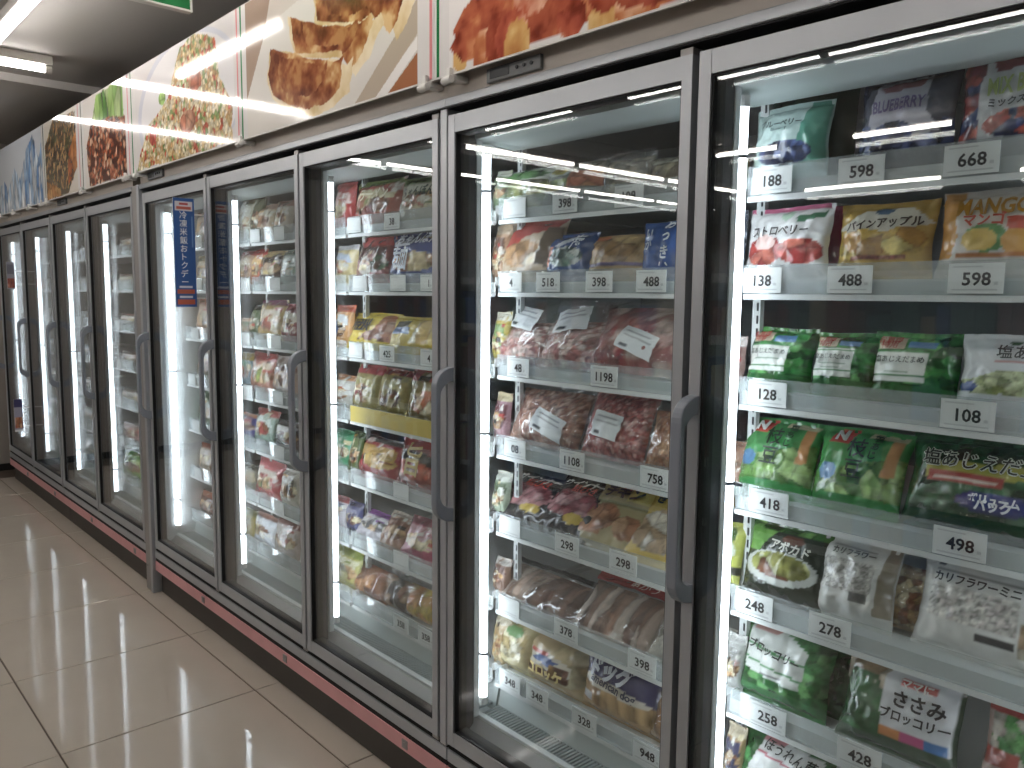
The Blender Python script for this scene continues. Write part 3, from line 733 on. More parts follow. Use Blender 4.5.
# ------------------------------------------------------------------ hanging signs
def flag(x, y0, y1, z0, z1, layers, label, texts=(), n=30, name='hanging_sign'):
    B = (x, (y0+y1)/2, z0); r = thing(name, label, 'sign', B)
    MB().box(x-.0015, x+.0005, y0, y1, z0, z1).build('panel', white_plastic, r, B)
    def S_(a, b, l=0.0): return np.stack([np.full(np.shape(a), x+.0009+l), y0+.0005+a*(y1-y0-.001), z0+.0005+b*(z1-z0-.001)], -1)
    m = int(n*(z1-z0)/(y1-y0)); P, F, A, Bb = sheet(S_, n, m)
    obj('print', grid_mesh('print', (P-np.array(B)).tolist(), F, paint(layers, A, Bb, 5), [letter_m], False), r)
    def S3(a, b, l=0.0): return np.stack([np.full(np.shape(a), x-.0019), y0+.0005+a*(y1-y0-.001), z0+.0005+b*(z1-z0-.001)], -1)
    P, F, A, Bb = sheet(S3, n, m, True); obj('print', grid_mesh('print', (P-np.array(B)).tolist(), F, paint(layers, A, Bb, 5), [letter_m], False), r)
    tp = text_points(texts, y1-y0, z1-z0, S_, .0012)
    if tp: obj('lettering', grid_mesh('lettering', (tp[0]-np.array(B)).tolist(), tp[1], tp[2], [letter_m], False), r)
    ARM = .0098 if x > -4 else -.0005
    for zz in (z1-.06, z0+.03): MB().box(x-.004, x+.003, y1-.0005, ARM, zz, zz+.005).build('magnet_arm', white_plastic, r, B)
    return r
flag(-3.05, -.097, -.019, 1.296, 1.693, [('bg', '2b63b0'), ('r', .08, .885, .92, .97, 'e6e2e6'), ('r', .3, .935, .7, .96, 'c8484a'), ('r', .14, .895, .86, .925, 'd8604a'), ('r', .84, .55, .90, .84, '6a9ad8'), ('r', .2, .175, .8, .195, 'e0e8f4'), ('r', .1, .125, .9, .165, 'd0603e'), ('r', .2, .085, .8, .105, 'e0e8f4'), ('r', .1, .025, .9, .07, 'd0603e')],
     'blue vertical sign with white lettering sticking out between freezer doors', [('冷凍米飯おトクデー', .46, .54, .375, 'f2f4f8', {'v': 1, 'bold': .012})])
flag(-5.942, -.090, -.046, 1.36, 1.53, [('bg', '8a8a94'), ('r', .1, .55, .9, .9, '6a6a78'), ('f', .1, .05, .9, .4, ['b0563e', 'c87a5a', 'a04030'], 4)], 'small grey and orange sign sticking out between the end freezer doors', n=10)
flag(-5.942, -.092, -.044, .45, .66, [('bg', '9a9ab0'), ('r', .0, .75, 1, 1, '3a3a6a'), ('f', .1, .1, .9, .45, ['c87a4a', 'b05a3a', 'd8a880'], 4), ('r', 0, 0, 1, .05, 'e0e4e8')], 'small violet and orange sign low between the end freezer doors', n=10)
g = thing('aisle_sign', 'green sign with a pale border hanging from the ceiling', 'sign', (-2.59, -.52, 2.2))
MB().box(-.012, .012, -.325, .325, .006, .20).build('face', green_m, g)
MB().box(-.014, .014, -.332, .332, 0, .0055).box(-.014, .014, .326, .332, .0055, .206).box(-.014, .014, -.332, -.326, .0055, .206).box(-.014, .014, -.326, .326, .2005, .206).build('border', white_plastic, g)
for yy in (-.25, .25): MB().rod((0, yy, .206), (0, yy, .2995), .002, 6).build('wire', alu_dark, g)

# ------------------------------------------------------------------ packs behind the door next to the camera: fruit and vegetables
GRN = ['1f6b2a', '2f8a3a', '3f9a45', '185420', '57a84f']; BLU = ['26335e', '3a4d85', '1d2748', '50639c']
RED = ['c4382f', 'd9503f', 'b02a28', 'e0705a']; YEL = ['e8c43a', 'd9ac28', 'f0d568', 'c78f2a']
LIMA = ['7fae54', '94c064', '5f8f3e', 'a8cf7a']
bag(0, 752, 830, 107, [('bg', 'c3ded9'), ('p', [(.72, 1), (1, 1), (1, 0), (.62, 0)], '4d9d86'), ('n', .05, 3), ('fe', .5, .17, .36, .2, BLU, 9)], 'pale mint blueberry pouch on the top shelf over the strawberry bag',
    [('ブルーベリー', .42, .66, .55, '2a3a3a'), ('Blueberry', .42, .55, .22, '44605c', {'bold': .01})], tilt=8, t=.06, name='fruit_bag')
bag(0, 768, 858, 80, [('bg', '14442e'), ('r', 0, .90, 1, 1, '1c5a3a')], 'dark green pack standing behind the mint blueberry pouch', tilt=3, t=.05, dy=.10, n=14, name='fruit_bag')
bag(0, 858, 958, 76, [('bg', '3d4055'), ('f', 0, 0, 1, .35, BLU, 9), ('p', [(.2, .92), (.72, .95), (.76, .45), (.9, .2), (.3, .05), (.12, .4)], 'b8b4c4'), ('p', [(.22, .84), (.7, .90), (.66, .78), (.3, .74)], '8a4a52'),
                      ('fe', .42, .2, .22, .16, BLU, 7)], 'dark purple blueberry bag with a white panel on the top shelf', [('BLUEBERRY', .46, .56, .56, '6a5a86', {'ys': 1.6})], tilt=8, t=.06, name='fruit_bag')
bag(0, 960, 1080, 42, [('bg', 'c8c8cc'), ('fp', [(0, 0), (0, 1), (.3, 1), (.2, .5), (.22, 0)], ['a83a34', 'c04a3c', '7a2a3a', '3a3a6a'], 8), ('p', [(0, .2), (.2, .32), (.2, .2), (0, .08)], '24407a'), ('p', [(.3, .80), (.95, .84), (.95, .70), (.35, .66)], '8a3a3e'),
                       ('fe', .6, .13, .33, .14, ['b83a34', '3a4a8a', 'd0584a', '2a3a6a'], 8)], 'white mixed berry bag with red berries along one edge, top shelf',
    [('MIX BERRY', .62, .50, .66, '9aa868', {'ys': 1.7}), ('ミックスベリー', .62, .33, .62, '2a2a30')], tilt=8, t=.06, name='fruit_bag')
# second shelf
bag(1, 744, 832, 208, [('bg', 'ecebea'), ('r', 0, .93, 1, 1, 'd2638c'), ('fe', .28, .22, .24, .26, RED, 5), ('fe', .72, .20, .26, .22, RED, 5), ('e', .28, .36, .14, .13, 'f0ccc4'), ('p', [(.62, .80), (.94, .88), (.94, .78), (.64, .68)], '3f7d58'),
                       ('e', .5, .83, .08, .09, 'b9dcc0')], 'white strawberry bag with a pink top seal on the second shelf', [('ストロベリー', .46, .55, .70, '403c3c')], tilt=8, t=.05, name='fruit_bag', yaw=-3)
bag(1, 800, 846, 207, [('bg', 'b03a5e'), ('n', .1, 3)], 'pink strawberry bag tucked behind the white strawberry bag', tilt=4, t=.03, n=12, dy=.07, name='fruit_bag')
bag(1, 836, 936, 204, [('bg', 'caa23a'), ('n', .12, 4), ('p', [(.0, .55), (.3, .86), (.75, .9), (1, .6), (.7, .48), (.3, .45)], 'dcd6c4'), ('fe', .32, .26, .3, .26, YEL, 4), ('fe', .75, .3, .22, .24, YEL, 4), ('e', .5, .82, .1, .06, '4a6a8a'), ('f', .2, 0, .8, .08, ['a85a4a', 'b87a5a'], 14)],
    'yellow pineapple bag on the second shelf beside the strawberry bag', [('パインアップル', .52, .60, .80, '3c2c22', {'rot': 2})], tilt=10, t=.06, name='fruit_bag')
bag(1, 938, 1060, 190, [('bg', 'ddd6cc'), ('p', [(0, 0), (0, 1), (.22, 1), (.16, .6), (.2, .3), (.15, 0)], 'd6952a'), ('n', .05, 3), ('e', .46, .28, .2, .2, '5a9a4a'), ('e', .40, .25, .16, .16, 'e0b93a'), ('e', .78, .22, .18, .2, 'e2a12e'), ('e', .74, .46, .11, .1, 'd2543e'), ('r', .2, .02, 1, .07, 'c9782a')],
    'white and orange mango bag on the second shelf', [('MANGO', .5, .72, .66, 'a8781e', {'ys': 1.25}), ('マンゴー', .5, .53, .5, 'c0503a')], tilt=8, t=.06, name='fruit_bag')
# third shelf: edamame
for i, (a, b_, v, lab) in enumerate([(747, 813, 328, 'salted edamame bag beside the light tube on the third shelf'), (811, 879, 333, 'middle of three salted edamame bags on the third shelf'), (870, 962, 333, 'salted edamame bag next to the white bean bag, third shelf')]):
    bag(2, a, b_, v, [('bg', '2a7434'), ('f', 0, 0, 1, 1, GRN, 7), ('r', .04, .06, .70, .62, 'e4e8e0'), ('r', .04, .16, .70, .19, '3a8a4a'), ('r', .06, .66, .40, .88, 'e0d2b4'), ('r', .44, .68, .76, .80, '5a8ec0'), ('r', .04, .58, .70, .61, '4a9a55'), ('r', .14, .30, .6, .32, '9ab09a'), ('r', .2, .23, .5, .25, '9ab09a')],
        lab, [('塩あじえだまめ', .38, .45, .60, '26302a', {'bold': .02}), ('お買得', .23, .81, .28, 'b03a34', {'bold': .02}), ('特用', .23, .72, .2, 'b03a34', {'bold': .02})], tilt=14, t=.06, lump=.003, name='edamame_bag', group='salted edamame bags')
bag(2, 958, 1075, 336, [('bg', 'd8dde0'), ('fp', [(0, 0), (0, .18), (.35, .36), (1, .42), (1, 0)], ['a8b878', '8fa05a', 'c2cc98', '76894a'], 8), ('e', .12, .10, .10, .08, '2f4f92'), ('r', .35, .52, .9, .56, 'c88a8a'), ('e', .5, .86, .05, .04, '3a6a4a')],
    'white bag with green beans printed along its foot, third shelf', [('塩あじ', .58, .70, .44, '30383a')], tilt=12, t=.05, name='edamame_bag')
# fourth shelf
for a, b_, v, lab, q in [(738, 818, 418, 'green edamame bag with red logo beside the light tube', 0), (814, 908, 428, 'green edamame bag with red logo next to the dark green one', 1)]:
    bag(3, a, b_, v, [('bg', '3d9a4c'), ('n', .08, 3), ('fp', [(0, 0), (0, .28), (.5, .45), (1, .62), (1, 0)], LIMA+['4a8a3a'], 6, .7), ('p', [(.80, .30), (.93, .34), (.93, .86), (.82, .86)], 'c78a4a'), ('e', .2, .30, .11, .13, '4a86b8'), ('r', .55, .86, .95, .94, 'c9c29a'),
                      ('p', [(.13, .74), (.20, .95), (.42, .95), (.36, .74)], 'd8433c')],
        lab, [('N', .275, .845, .13, 'f2f2f0', {'bold': .06}), ('枝豆', .50, .52, .23, '16301c', {'v': 1, 'bold': .03}), ('塩あじ', .69, .72, .10, '16301c', {'v': 1, 'bold': .02})], tilt=22, t=.06, lump=.003, name='edamame_bag', group='green edamame bags with red logo')
bag(3, 905, 1065, 438, [('bg', '1d4a30'), ('f', 0, 0, 1, 1, ['17402a', '245c3a', '123420', '2d6a42'], 7), ('p', [(.15, .42), (.95, .52), (.98, .70), (.15, .62)], 'b9b53e'), ('p', [(.17, .38), (.70, .38), (.70, .50), (.17, .52)], 'b5403a'), ('e', .66, .20, .26, .13, '2c3576'), ('e', .66, .20, .23, .10, '39448c'), ('e', .9, .92, .14, .08, '4a7ab0'), ('r', .2, .43, .66, .445, 'e2c8b8'), ('r', .2, .47, .66, .48, 'e2c8b8')],
    'dark green edamame bag with yellow band and blue oval on the fourth shelf', [('塩あじえだ豆', .52+dx, .66+dz, .80, 'e6e8dc') for dx, dz in ((.008, 0), (-.008, 0), (0, .012), (0, -.012))]+[('塩あじえだ豆', .52, .66, .80, '202a24'), ('ボリューム', .66, .23, .34, 'e6e8f0', {'bold': .05}), ('パック', .66, .16, .24, 'e6e8f0', {'bold': .05})], tilt=20, t=.07, lump=.004, name='edamame_bag')
# fifth shelf
bag(4, 745, 828, 522, [('bg', '3a4236'), ('p', [(0, .5), (0, 1), (.5, 1), (.3, .72), (.2, .5)], '6aa83e'), ('f', 0, .84, 1, 1, ['4a8a34', '7ab84e', '3a6a2e'], 6), ('e', .5, .30, .46, .26, 'c9cdc6'), ('fe', .5, .34, .38, .2, ['b9bf5a', 'd2d27e', '9a9a3e', '7a4a2e'], 4), ('n', .06, 3), ('e', .6, .76, .13, .07, '7a4a3a')],
    'dark avocado bag with a bowl picture on the fifth shelf', [('アボカド', .6, .64, .5, 'e8e8de', {'rot': -4})], tilt=16, t=.06, name='vegetable_bag')
bag(4, 818, 898, 540, [('bg', 'd6d6d0'), ('n', .05, 4), ('f', .05, .25, .75, .72, ['c8c4bc', 'dedad2', 'd2cec6'], 16), ('p', [(.8, 0), (.84, 1), (1, 1), (1, 0)], '9a8e78'), ('r', .5, .12, .72, .26, '6a6a68'), ('r', .15, .88, .7, .90, 'a8a8a4')],
    'white cauliflower rice bag next to the avocado bag', [('カリフラワー', .45, .82, .55, '5a5a58')], tilt=14, t=.06, lump=.003, name='vegetable_bag')
clear_bag(4, 884, 935, 552, ['c9b48e', 'ddcfb0', 'a88a5e', '9a6a52'], 'clear bag of cauliflower florets between two white cauliflower bags', tilt=12, cn=5, lump=.012, dy=.03, name='vegetable_bag')
bag(4, 914, 1062, 560, [('bg', 'e2e2de'), ('n', .05, 4), ('f', .1, .2, .8, .62, ['d4d0c8', 'e2ded6', 'dcd2cc'], 18), ('f', .82, 0, 1, .4, ['cfc4a8', 'b89a7a', 'ddd2b8'], 5), ('e', .16, .90, .06, .06, '4a4a4a'), ('e', .16, .90, .045, .045, 'e2e2de'), ('r', .52, .06, .80, .16, '4a4a4c'), ('r', .12, .78, .9, .785, 'a0a09c')],
    'white mini cauliflower bag with a round logo on the fifth shelf', [('カリフラワーミニ', .46, .70, .66, '3a3a3a')], tilt=16, t=.07, lump=.003, name='vegetable_bag', yaw=-3)
# sixth shelf
bag(5, 740, 832, 624, [('bg', '3a8246'), ('f', 0, 0, 1, 1, ['2f7a3a', '4a9a52', '25602e', '68b060'], 8), ('p', [(.08, .24), (.06, .96), (.34, .98), (.78, .72), (.76, .14)], 'e2e6e0'), ('p', [(.1, .84), (.12, .98), (.5, .98), (.4, .84)], 'd8a09a'), ('p', [(.07, .60), (.07, .64), (.78, .54), (.78, .50)], '4a9a58'), ('p', [(.07, .38), (.07, .41), (.77, .30), (.77, .27)], '4a9a58'), ('r', .3, .22, .55, .25, '8a8a8a')],
    'broccoli bag with white label and green lines on the sixth shelf', [('ブロッコリー', .43, .58, .62, '2c3430', {'rot': -7})], tilt=16, t=.07, lump=.004, name='vegetable_bag')
bag(5, 800, 850, 634, [('bg', '2a5a34'), ('f', 0, 0, 1, 1, ['2a5a34', '3a7a44', '1d4226'], 6)], 'dark green broccoli bag between the two labelled broccoli bags', tilt=10, t=.04, dy=.05, n=18, lump=.004, name='vegetable_bag')
bag(5, 842, 968, 652, [('bg', '46604a'), ('f', 0, 0, .42, 1, ['3a7a42', 'cfc0a4', '2a5a32', 'a8885e', 'dcd0b8'], 4), ('p', [(.40, .04), (.38, .72), (.5, .98), (.98, .94), (.98, .06)], 'e4e6ea'), ('p', [(.44, .86), (.48, .98), (.96, .96), (.96, .86)], '4a6ab0'), ('p', [(.52, .76), (.82, .76), (.82, .66), (.52, .66)], 'c8443e'),
                       ('r', .40, .04, .58, .16, 'e08a3e'), ('r', .58, .04, .77, .16, 'd2508e'), ('r', .77, .04, .95, .16, '4a86c8')],
    'white-labelled chicken and broccoli bag with coloured squares on the sixth shelf', [('ささみ', .70, .52, .42, '26262a'), ('ブロッコリー', .68, .33, .56, '26262a'), ('ママに', .66, .71, .26, 'f0e8e4')], tilt=16, t=.07, name='vegetable_bag')
bag(5, 984, 1070, 700, [('bg', 'c8a8a0'), ('f', .1, .3, 1, .8, ['3a8a42', 'c8c0b0', '5aa052'], 5), ('r', 0, .82, 1, 1, 'c23a3a'), ('r', 0, .2, .5, .4, 'b04a3e')], 'red and green vegetable bag on the sixth shelf past the chicken bag', tilt=16, t=.06, n=22, name='vegetable_bag')
# bottom shelf
bag(6, 738, 832, 735, [('bg', '3a8a4a'), ('f', 0, 0, 1, 1, ['2f7a3a', '4a9a52', '25602e'], 7), ('p', [(.1, 0), (.28, .98), (.9, .86), (.95, 0)], 'e6e6e4'), ('p', [(.24, .84), (.27, .98), (.5, .97), (.48, .84)], 'd88a92'), ('p', [(.22, .62), (.22, .66), (.92, .52), (.92, .48)], 'c8546a')],
    'spinach bag with white label on the bottom shelf', [('ほうれん草', .58, .76, .58, '303434', {'rot': -6})], tilt=16, t=.07, name='vegetable_bag')
bag(6, 842, 950, 775, [('bg', '4a7a4a'), ('f', 0, 0, 1, 1, GRN, 7), ('r', .1, .2, .9, .7, 'dcdcd8')], 'green bag on the bottom shelf past the spinach bag', tilt=14, t=.07, n=20, name='vegetable_bag')

# ------------------------------------------------------------------ raw meat and fried food bay
clear_bag(0, 500, 556, 170, ['c9c8a0', 'a8b070', 'd8d4b4', '86985a'], 'clear bag of pale sprouts on the top shelf of the meat bay', tilt=12, n=24, cn=8, name='vegetable_bag', header=(.6, .95, [('bg', 'cdd2c4'), ('fe', .5, .4, .4, .4, ['5a8a4a', 'a8b89a'], 4)]))
bag(0, 542, 604, 166, [('bg', '6a6e66'), ('e', .3, .7, .2, .2, 'c8ccc2'), ('fe', .3, .72, .13, .13, ['7a9a5a', 'b8a84a'], 4), ('f', .5, .1, 1, .65, ['b86a4a', 'c88a5a', '8a5a3e'], 4), ('f', 0, 0, .5, .4, ['7a8a4e', 'a8a06a'], 5)], 'mixed vegetable bag with a round badge on the top shelf', tilt=14, n=24, name='vegetable_bag')
clear_bag(0, 600, 650, 152, ['8a8676', '6e6a5c', 'a09a84'], 'clear bag of dark mushrooms on the top shelf', tilt=10, n=20, cn=6, name='vegetable_bag')
bag(0, 646, 700, 158, [('bg', '7a7668'), ('f', 0, 0, 1, .7, ['8a7a5a', '9a8e6e', '6a5e46'], 5), ('r', .1, .7, .9, .9, 'a8a898')], 'dull brown bag by the door frame on the top shelf', tilt=10, n=18, name='vegetable_bag')
bag(1, 500, 562, 222, [('bg', 'c9b49a'), ('p', [(0, .4), (.3, 1), (1, 1), (.9, .78), (.4, .6), (.1, .2)], 'b8433c'), ('fe', .45, .28, .34, .26, ['d8b88a', 'c89a6a', 'e2cfae'], 5), ('p', [(.7, .1), (.75, .8), (1, .8), (1, 0)], '6a5a4a'), ('n', .08, 3)], 'red and cream fried snack bag on the second shelf', tilt=18, n=28, name='snack_bag')
bag(1, 545, 594, 235, [('bg', '32538e'), ('n', .1, 3), ('p', [(0, .1), (.05, .6), (.2, .6), (.15, 0)], 'c86a4a'), ('fe', .5, .3, .36, .28, ['5a7a6a', '9ab0a8', '3a5a5a', 'c8d0cc'], 6), ('p', [(.2, .6), (.6, .95), (.7, .9), (.35, .55)], 'c8d2e2')], 'blue seafood bag on the second shelf of the meat bay', [('海', .7, .72, .26, 'dfe6f0')], tilt=14, n=28, name='seafood_bag')
bag(1, 586, 654, 236, [('bg', 'b89a68'), ('fe', .5, .5, .5, .45, ['c9a86e', 'b8925a', 'd8bc86', 'a88250'], 5), ('r', .05, .82, .3, .95, 'c8703a'), ('r', .0, 0, 1, .12, '5a4a7a')], 'golden fried food bag between two blue bags', tilt=12, n=28, lump=.004, name='snack_bag')
bag(1, 640, 700, 222, [('bg', '3a62a8'), ('n', .08, 3)], 'blue bag with white brush lettering on the second shelf', [('おっきい', .50, .46, .20, 'e2e8f0', {'v': 1}), ('いか', .18, .6, .16, 'c8d2e2', {'v': 1})], tilt=8, n=24, name='seafood_bag', t=.04)
MEAT = ['bf8c86', 'd2a8a0', 'e0c2ba', 'b07672', 'ead6ce']
clear_bag(2, 503, 556, 300, MEAT, 'clear meat bag with tilted label beside the light tube', tilt=30, cn=11, sticker=(.48, .62, .5, .34, -8), fill=.62, name='meat_bag', group='clear meat bags')
clear_bag(2, 545, 610, 300, MEAT, 'middle clear meat bag with a crumpled white label', tilt=30, cn=11, sticker=(.46, .62, .5, .34, 12), fill=.66, name='meat_bag', group='clear meat bags')
clear_bag(2, 592, 712, 300, ['a86460', 'c08680', 'd6aea6', 'b04a48', 'e0c4ba'], 'large clear meat bag with slanted label, third shelf', tilt=32, t=.07, cn=9, sticker=(.5, .34, .36, .28, -16), fill=.85, name='meat_bag', group='clear meat bags')
MINC = ['b88674', 'd0a490', '9a6454', 'e0c0b0']; MINR = ['b04e4a', 'c8706a', '983a3a', 'd8a098']
clear_bag(3, 512, 588, 385, MINC, 'clear bag of brown minced meat with square label', tilt=26, t=.07, cn=22, n=46, lump=.006, fill=.9, sticker=(.62, .34, .42, .34, -14), name='meat_bag', group='minced meat bags')
clear_bag(3, 583, 652, 388, MINR, 'clear bag of red minced meat with square label', tilt=22, t=.07, cn=22, n=46, lump=.006, fill=.92, sticker=(.46, .44, .42, .34, -6), name='meat_bag', group='minced meat bags')
clear_bag(3, 646, 720, 405, ['b87a52', 'c8926a', 'a86a4a', 'd8ac86'], 'clear bag of orange brown minced meat by the door frame', tilt=20, t=.06, cn=18, n=36, lump=.006, fill=.85, name='meat_bag')
for a, b_, v, lab in [(500, 560, 470, 'black sausage pack with yellow dot beside the light tube'), (543, 604, 474, 'black sausage pack with yellow dot next to the tan pack')]:
    bag(4, a, b_, v, [('bg', '2c2a2e'), ('fe', .42, .42, .42, .28, ['b06a70', 'c88a8e', '9a5058', 'd0a0a0'], 7), ('r', .1, .72, .9, .9, '3a3438'), ('e', .62, .14, .15, .10, 'd2b22e')], lab,
        [('ウインナー', .45, .82, .7, 'e8e4dc', {'bold': .05}), ('粗びき', .5, .70, .4, 'd84a3e')], tilt=52, t=.035, n=30, name='sausage_pack', cat='pack', group='black sausage packs')
bag(4, 584, 652, 476, [('bg', 'a89a6a'), ('p', [(0, 0), (0, .45), (.45, .55), (.4, 0)], 'a8744e'), ('fe', .28, .28, .3, .22, ['b88058', 'c89a72', '9a6442'], 5), ('r', .5, .6, 1, 1, 'c8b452'), ('r', .0, .5, 1, .54, '8a845a'), ('fe', .75, .2, .2, .18, ['a87048', 'c09268'], 4)], 'tan and yellow fried chicken pack on the fifth shelf', [('チキン', .42, .72, .6, '2a2a34', {'bold': .05}), ('若鶏', .5, .86, .3, 'c03a32')], tilt=50, t=.04, n=32, name='snack_pack', cat='pack')
bag(4, 636, 715, 478, [('bg', 'd0b03e'), ('fe', .42, .26, .44, .28, ['d8ccb8', 'c8a880', 'b88a5e', 'e6dcc8'], 5), ('e', .75, .12, .12, .1, 'd8c23a'), ('r', .0, .86, 1, 1, 'b89a4a')], 'yellow dumpling pack by the door frame on the fifth shelf', [('ぎょうざ', .42, .66, .56, '2c2c2e', {'bold': .05})], tilt=48, t=.04, n=32, name='snack_pack', cat='pack')
STK = ['a07c68', 'c8ae9c', '7a5848', 'dccabc']
clear_bag(5, 502, 592, 565, STK, 'flat clear pack of breaded sticks with a black header', tilt=58, t=.035, cn=8, ratio=.13, n=60, lump=.006, fill=.84, header=(.86, .99, [('bg', '26262c'), ('n', .1, 4)]), name='skewer_pack', cat='pack')
clear_bag(5, 578, 665, 574, STK, 'flat clear pack of breaded sticks with a red header', tilt=54, t=.035, cn=8, ratio=.13, n=60, lump=.006, fill=.8, header=(.80, .99, [('bg', 'b8343a'), ('n', .06, 3)]), texts=[('串かつ', .6, .9, .3, 'e8c8c4')], name='skewer_pack', cat='pack')
clear_bag(5, 654, 730, 600, ['c8c0b0', 'a8a090', 'ddd8cc'], 'clear pack of pale fritters by the door frame, sixth shelf', tilt=40, t=.04, cn=7, n=24, name='skewer_pack', cat='pack')
bag(6, 496, 534, 615, [('bg', 'cfc08e'), ('n', .1, 4), ('fe', .5, .5, .4, .4, ['d8cb9a', 'c0aa72', 'e4dab6'], 4), ('e', .55, .72, .2, .12, '6a9a5a')], 'pale yellow fries bag beside the light tube on the bottom shelf', tilt=10, n=22, t=.07, lump=.004, name='snack_bag')
bag(6, 526, 590, 636, [('bg', 'c2a878'), ('fe', .75, .5, .3, .5, ['d6c8a0', 'c4ae80', 'e2d8ba'], 3), ('p', [(.04, .06), (.06, .62), (.5, .62), (.8, .48), (.78, .05)], 'dcd2c0'), ('p', [(.06, .06), (.06, .24), (.8, .22), (.78, .05)], '6a3a2a'), ('p', [(.12, .36), (.3, .54), (.62, .5), (.5, .32)], '3f5fa0'), ('r', .1, .52, .42, .62, 'c84a3e'), ('f', .5, .1, .78, .4, ['a87a3a', '6a3a2a'], 8)], 'brown croquette bag with a blue splash on the bottom shelf',
    [('コロッケ', .42, .14, .6, 'e8cf8a', {'bold': .05})], tilt=12, t=.08, n=30, name='snack_bag')
bag(6, 582, 662, 655, [('bg', 'b8925e'), ('f', 0, 0, 1, .56, ['c09a62', 'a87e48', 'd0ae7a'], 4, .15), ('p', [(0, .52), (0, 1), (1, 1), (1, .34), (.6, .40)], '3a3a6a'), ('p', [(.05, .38), (.08, .55), (.6, .50), (.95, .38), (.9, .29)], 'dcd4c4'), ('r', .0, .04, .2, .2, 'dcdce2'), ('n', .05, 3)], 'corn dog bag with a dark blue header on the bottom shelf',
    [('ドッグ', .42, .71, .55, 'd8dce8', {'bold': .06}), ('american dog', .48, .45, .6, '3a3a50', {'rot': -6})], tilt=10, t=.08, n=32, name='snack_bag')
clear_bag(6, 648, 720, 690, ['c89a6a', 'd8b48a', 'b8824e'], 'clear bag of buns by the door frame on the bottom shelf', tilt=10, t=.07, cn=4, n=20, name='snack_bag')
# end of the neighbouring bay, seen past the upright
bag(1, 726, 744, 212, [('bg', '4a4e5e'), ('f', 0, 0, 1, 1, ['2f3444', 'b8bcc8', '5a6070'], 6, .3)], 'dark striped pouch end beside the strawberry bag', tilt=4, t=.04, n=14, name='seafood_bag')
clear_bag(0, 724, 745, 145, ['b8a874', 'c8bc90', '9a8a5a'], 'clear bag of yellow beans beside the mint pouch', tilt=6, t=.05, n=14, cn=5, name='vegetable_bag')
bag(4, 716, 742, 520, [('bg', 'b8be4a'), ('e', .5, .75, .3, .14, '4a6a2a'), ('e', .5, .45, .36, .2, 'dfe2d2'), ('n', .08, 3), ('r', 0, 0, 1, .15, '3a3a2e')], 'lime green pack end beside the avocado bag', tilt=12, t=.05, n=18, name='snack_bag')

# ------------------------------------------------------------------ ready-meal bays further along
ORD = ['top', 'second', 'third', 'fourth', 'fifth', 'sixth', 'bottom']
def meal(si, uL, uR, vT, cols, desc, where, n=20, tilt=12, t=.05, texts=(), food_pal=None, dy=0.0, clear=False):
    r = random.Random(int(uL*7+vT*13)); base, acc = cols[0], cols[1:]
    lab = f'{desc} {where}'
    if clear:
        return clear_bag(si, uL, uR, vT, cols, lab, tilt=tilt, t=t, n=max(16, n), cn=6, name='meal_bag', dy=dy)
    L = [('bg', base), ('n', .10, 3)]
    if len(acc) > 0: L.append(('r', 0, r.uniform(.72, .82), 1, 1, acc[0]))
    if len(acc) > 1: L.append(('p', [(r.uniform(0, .15), .35), (r.uniform(.05, .2), .72), (r.uniform(.8, .95), .68), (.9, .40)], acc[1]))
    L.append(('fe', r.uniform(.4, .6), .26, .40, .24, food_pal or [acc[-1] if acc else base, 'c8a070', '8a5a3a', 'd8c8a0'], 5))
    for k in range(4):
        x, y = r.uniform(.05, .75), r.uniform(.08, .85); ww, hh_ = r.uniform(.12, .3), r.uniform(.04, .12); c_ = r.choice(['e2e0d8', 'e8d8a8', 'b8423a', '3a3430', 'd8a24a']+list(acc))
        L.append(('p', [(x, y), (x+ww, y+r.uniform(-.04, .04)), (x+ww, y+hh_), (x, y+hh_)], c_) if k % 2 else ('ne', x+ww/2, y, ww*.7, hh_*1.5, [c_, base, 'e8e4da'], 6))
    L.append(('n', .12, 7))
    return bag(si, uL, uR, vT, L, lab, texts, tilt=tilt, t=t, n=n, name='meal_bag', dy=dy)
YB = 'in yellow-rail bay'
RD, OR, BR, TN, OL = 'b23a38', 'd0783a', '7a4a34', 'c9ac7c', '8e8448'
NDL = ['d8b070', 'c89450', 'e0c890', 'a86a3a']
meal(0, 334, 354, 184, [RD, 'c85a56', 'd8b8b0'], 'plain red bag beside the tube on the top shelf', YB, tilt=6)
meal(0, 353, 402, 182, ['a8503e', '8a9a5a', 'd8c8a0', '9a3a34'], 'red and green noodle bag on the top shelf', YB, texts=[('ラーメン', .5, .55, .6, 'e8dcc0')], n=26)
meal(0, 398, 446, 178, ['b8b09a', '7a8a5a', 'd4ceb8', 'b8705a'], 'beige and green noodle bag on the top shelf', YB, texts=[('ちゃんぽん', .5, .5, .7, '2e3a34')], n=26)
meal(1, 334, 355, 246, ['d8c48a', 'e2e4e8', 'b8c8e0', 'c85a3e'], 'cream bag with a blue mark beside the tube on the second shelf', YB, tilt=6)
meal(1, 357, 392, 238, ['8a3a38', 'b83a38', '4a2a2a', 'c8a890'], 'dark red noodle bag with pale cross on the second shelf', YB, n=26, food_pal=['5a3a2a', 'd8d0c8', '3a5a3a', 'b89070'])
meal(1, 388, 448, 234, ['3a4a8a', '2f3f80', '4a5a9a', 'c87a3e'], 'royal blue noodle bag on the second shelf', YB, n=28, texts=[('ちゃんぽん', .5, .86, .7, 'dfe4f0'), ('麺', .28, .4, .3, 'dfe4f0')], food_pal=NDL)
meal(2, 333, 352, 305, ['d8a060', 'c85a3a', 'e0e4e8', '4a6aa8'], 'orange and white bag beside the tube on the third shelf', YB, tilt=6)
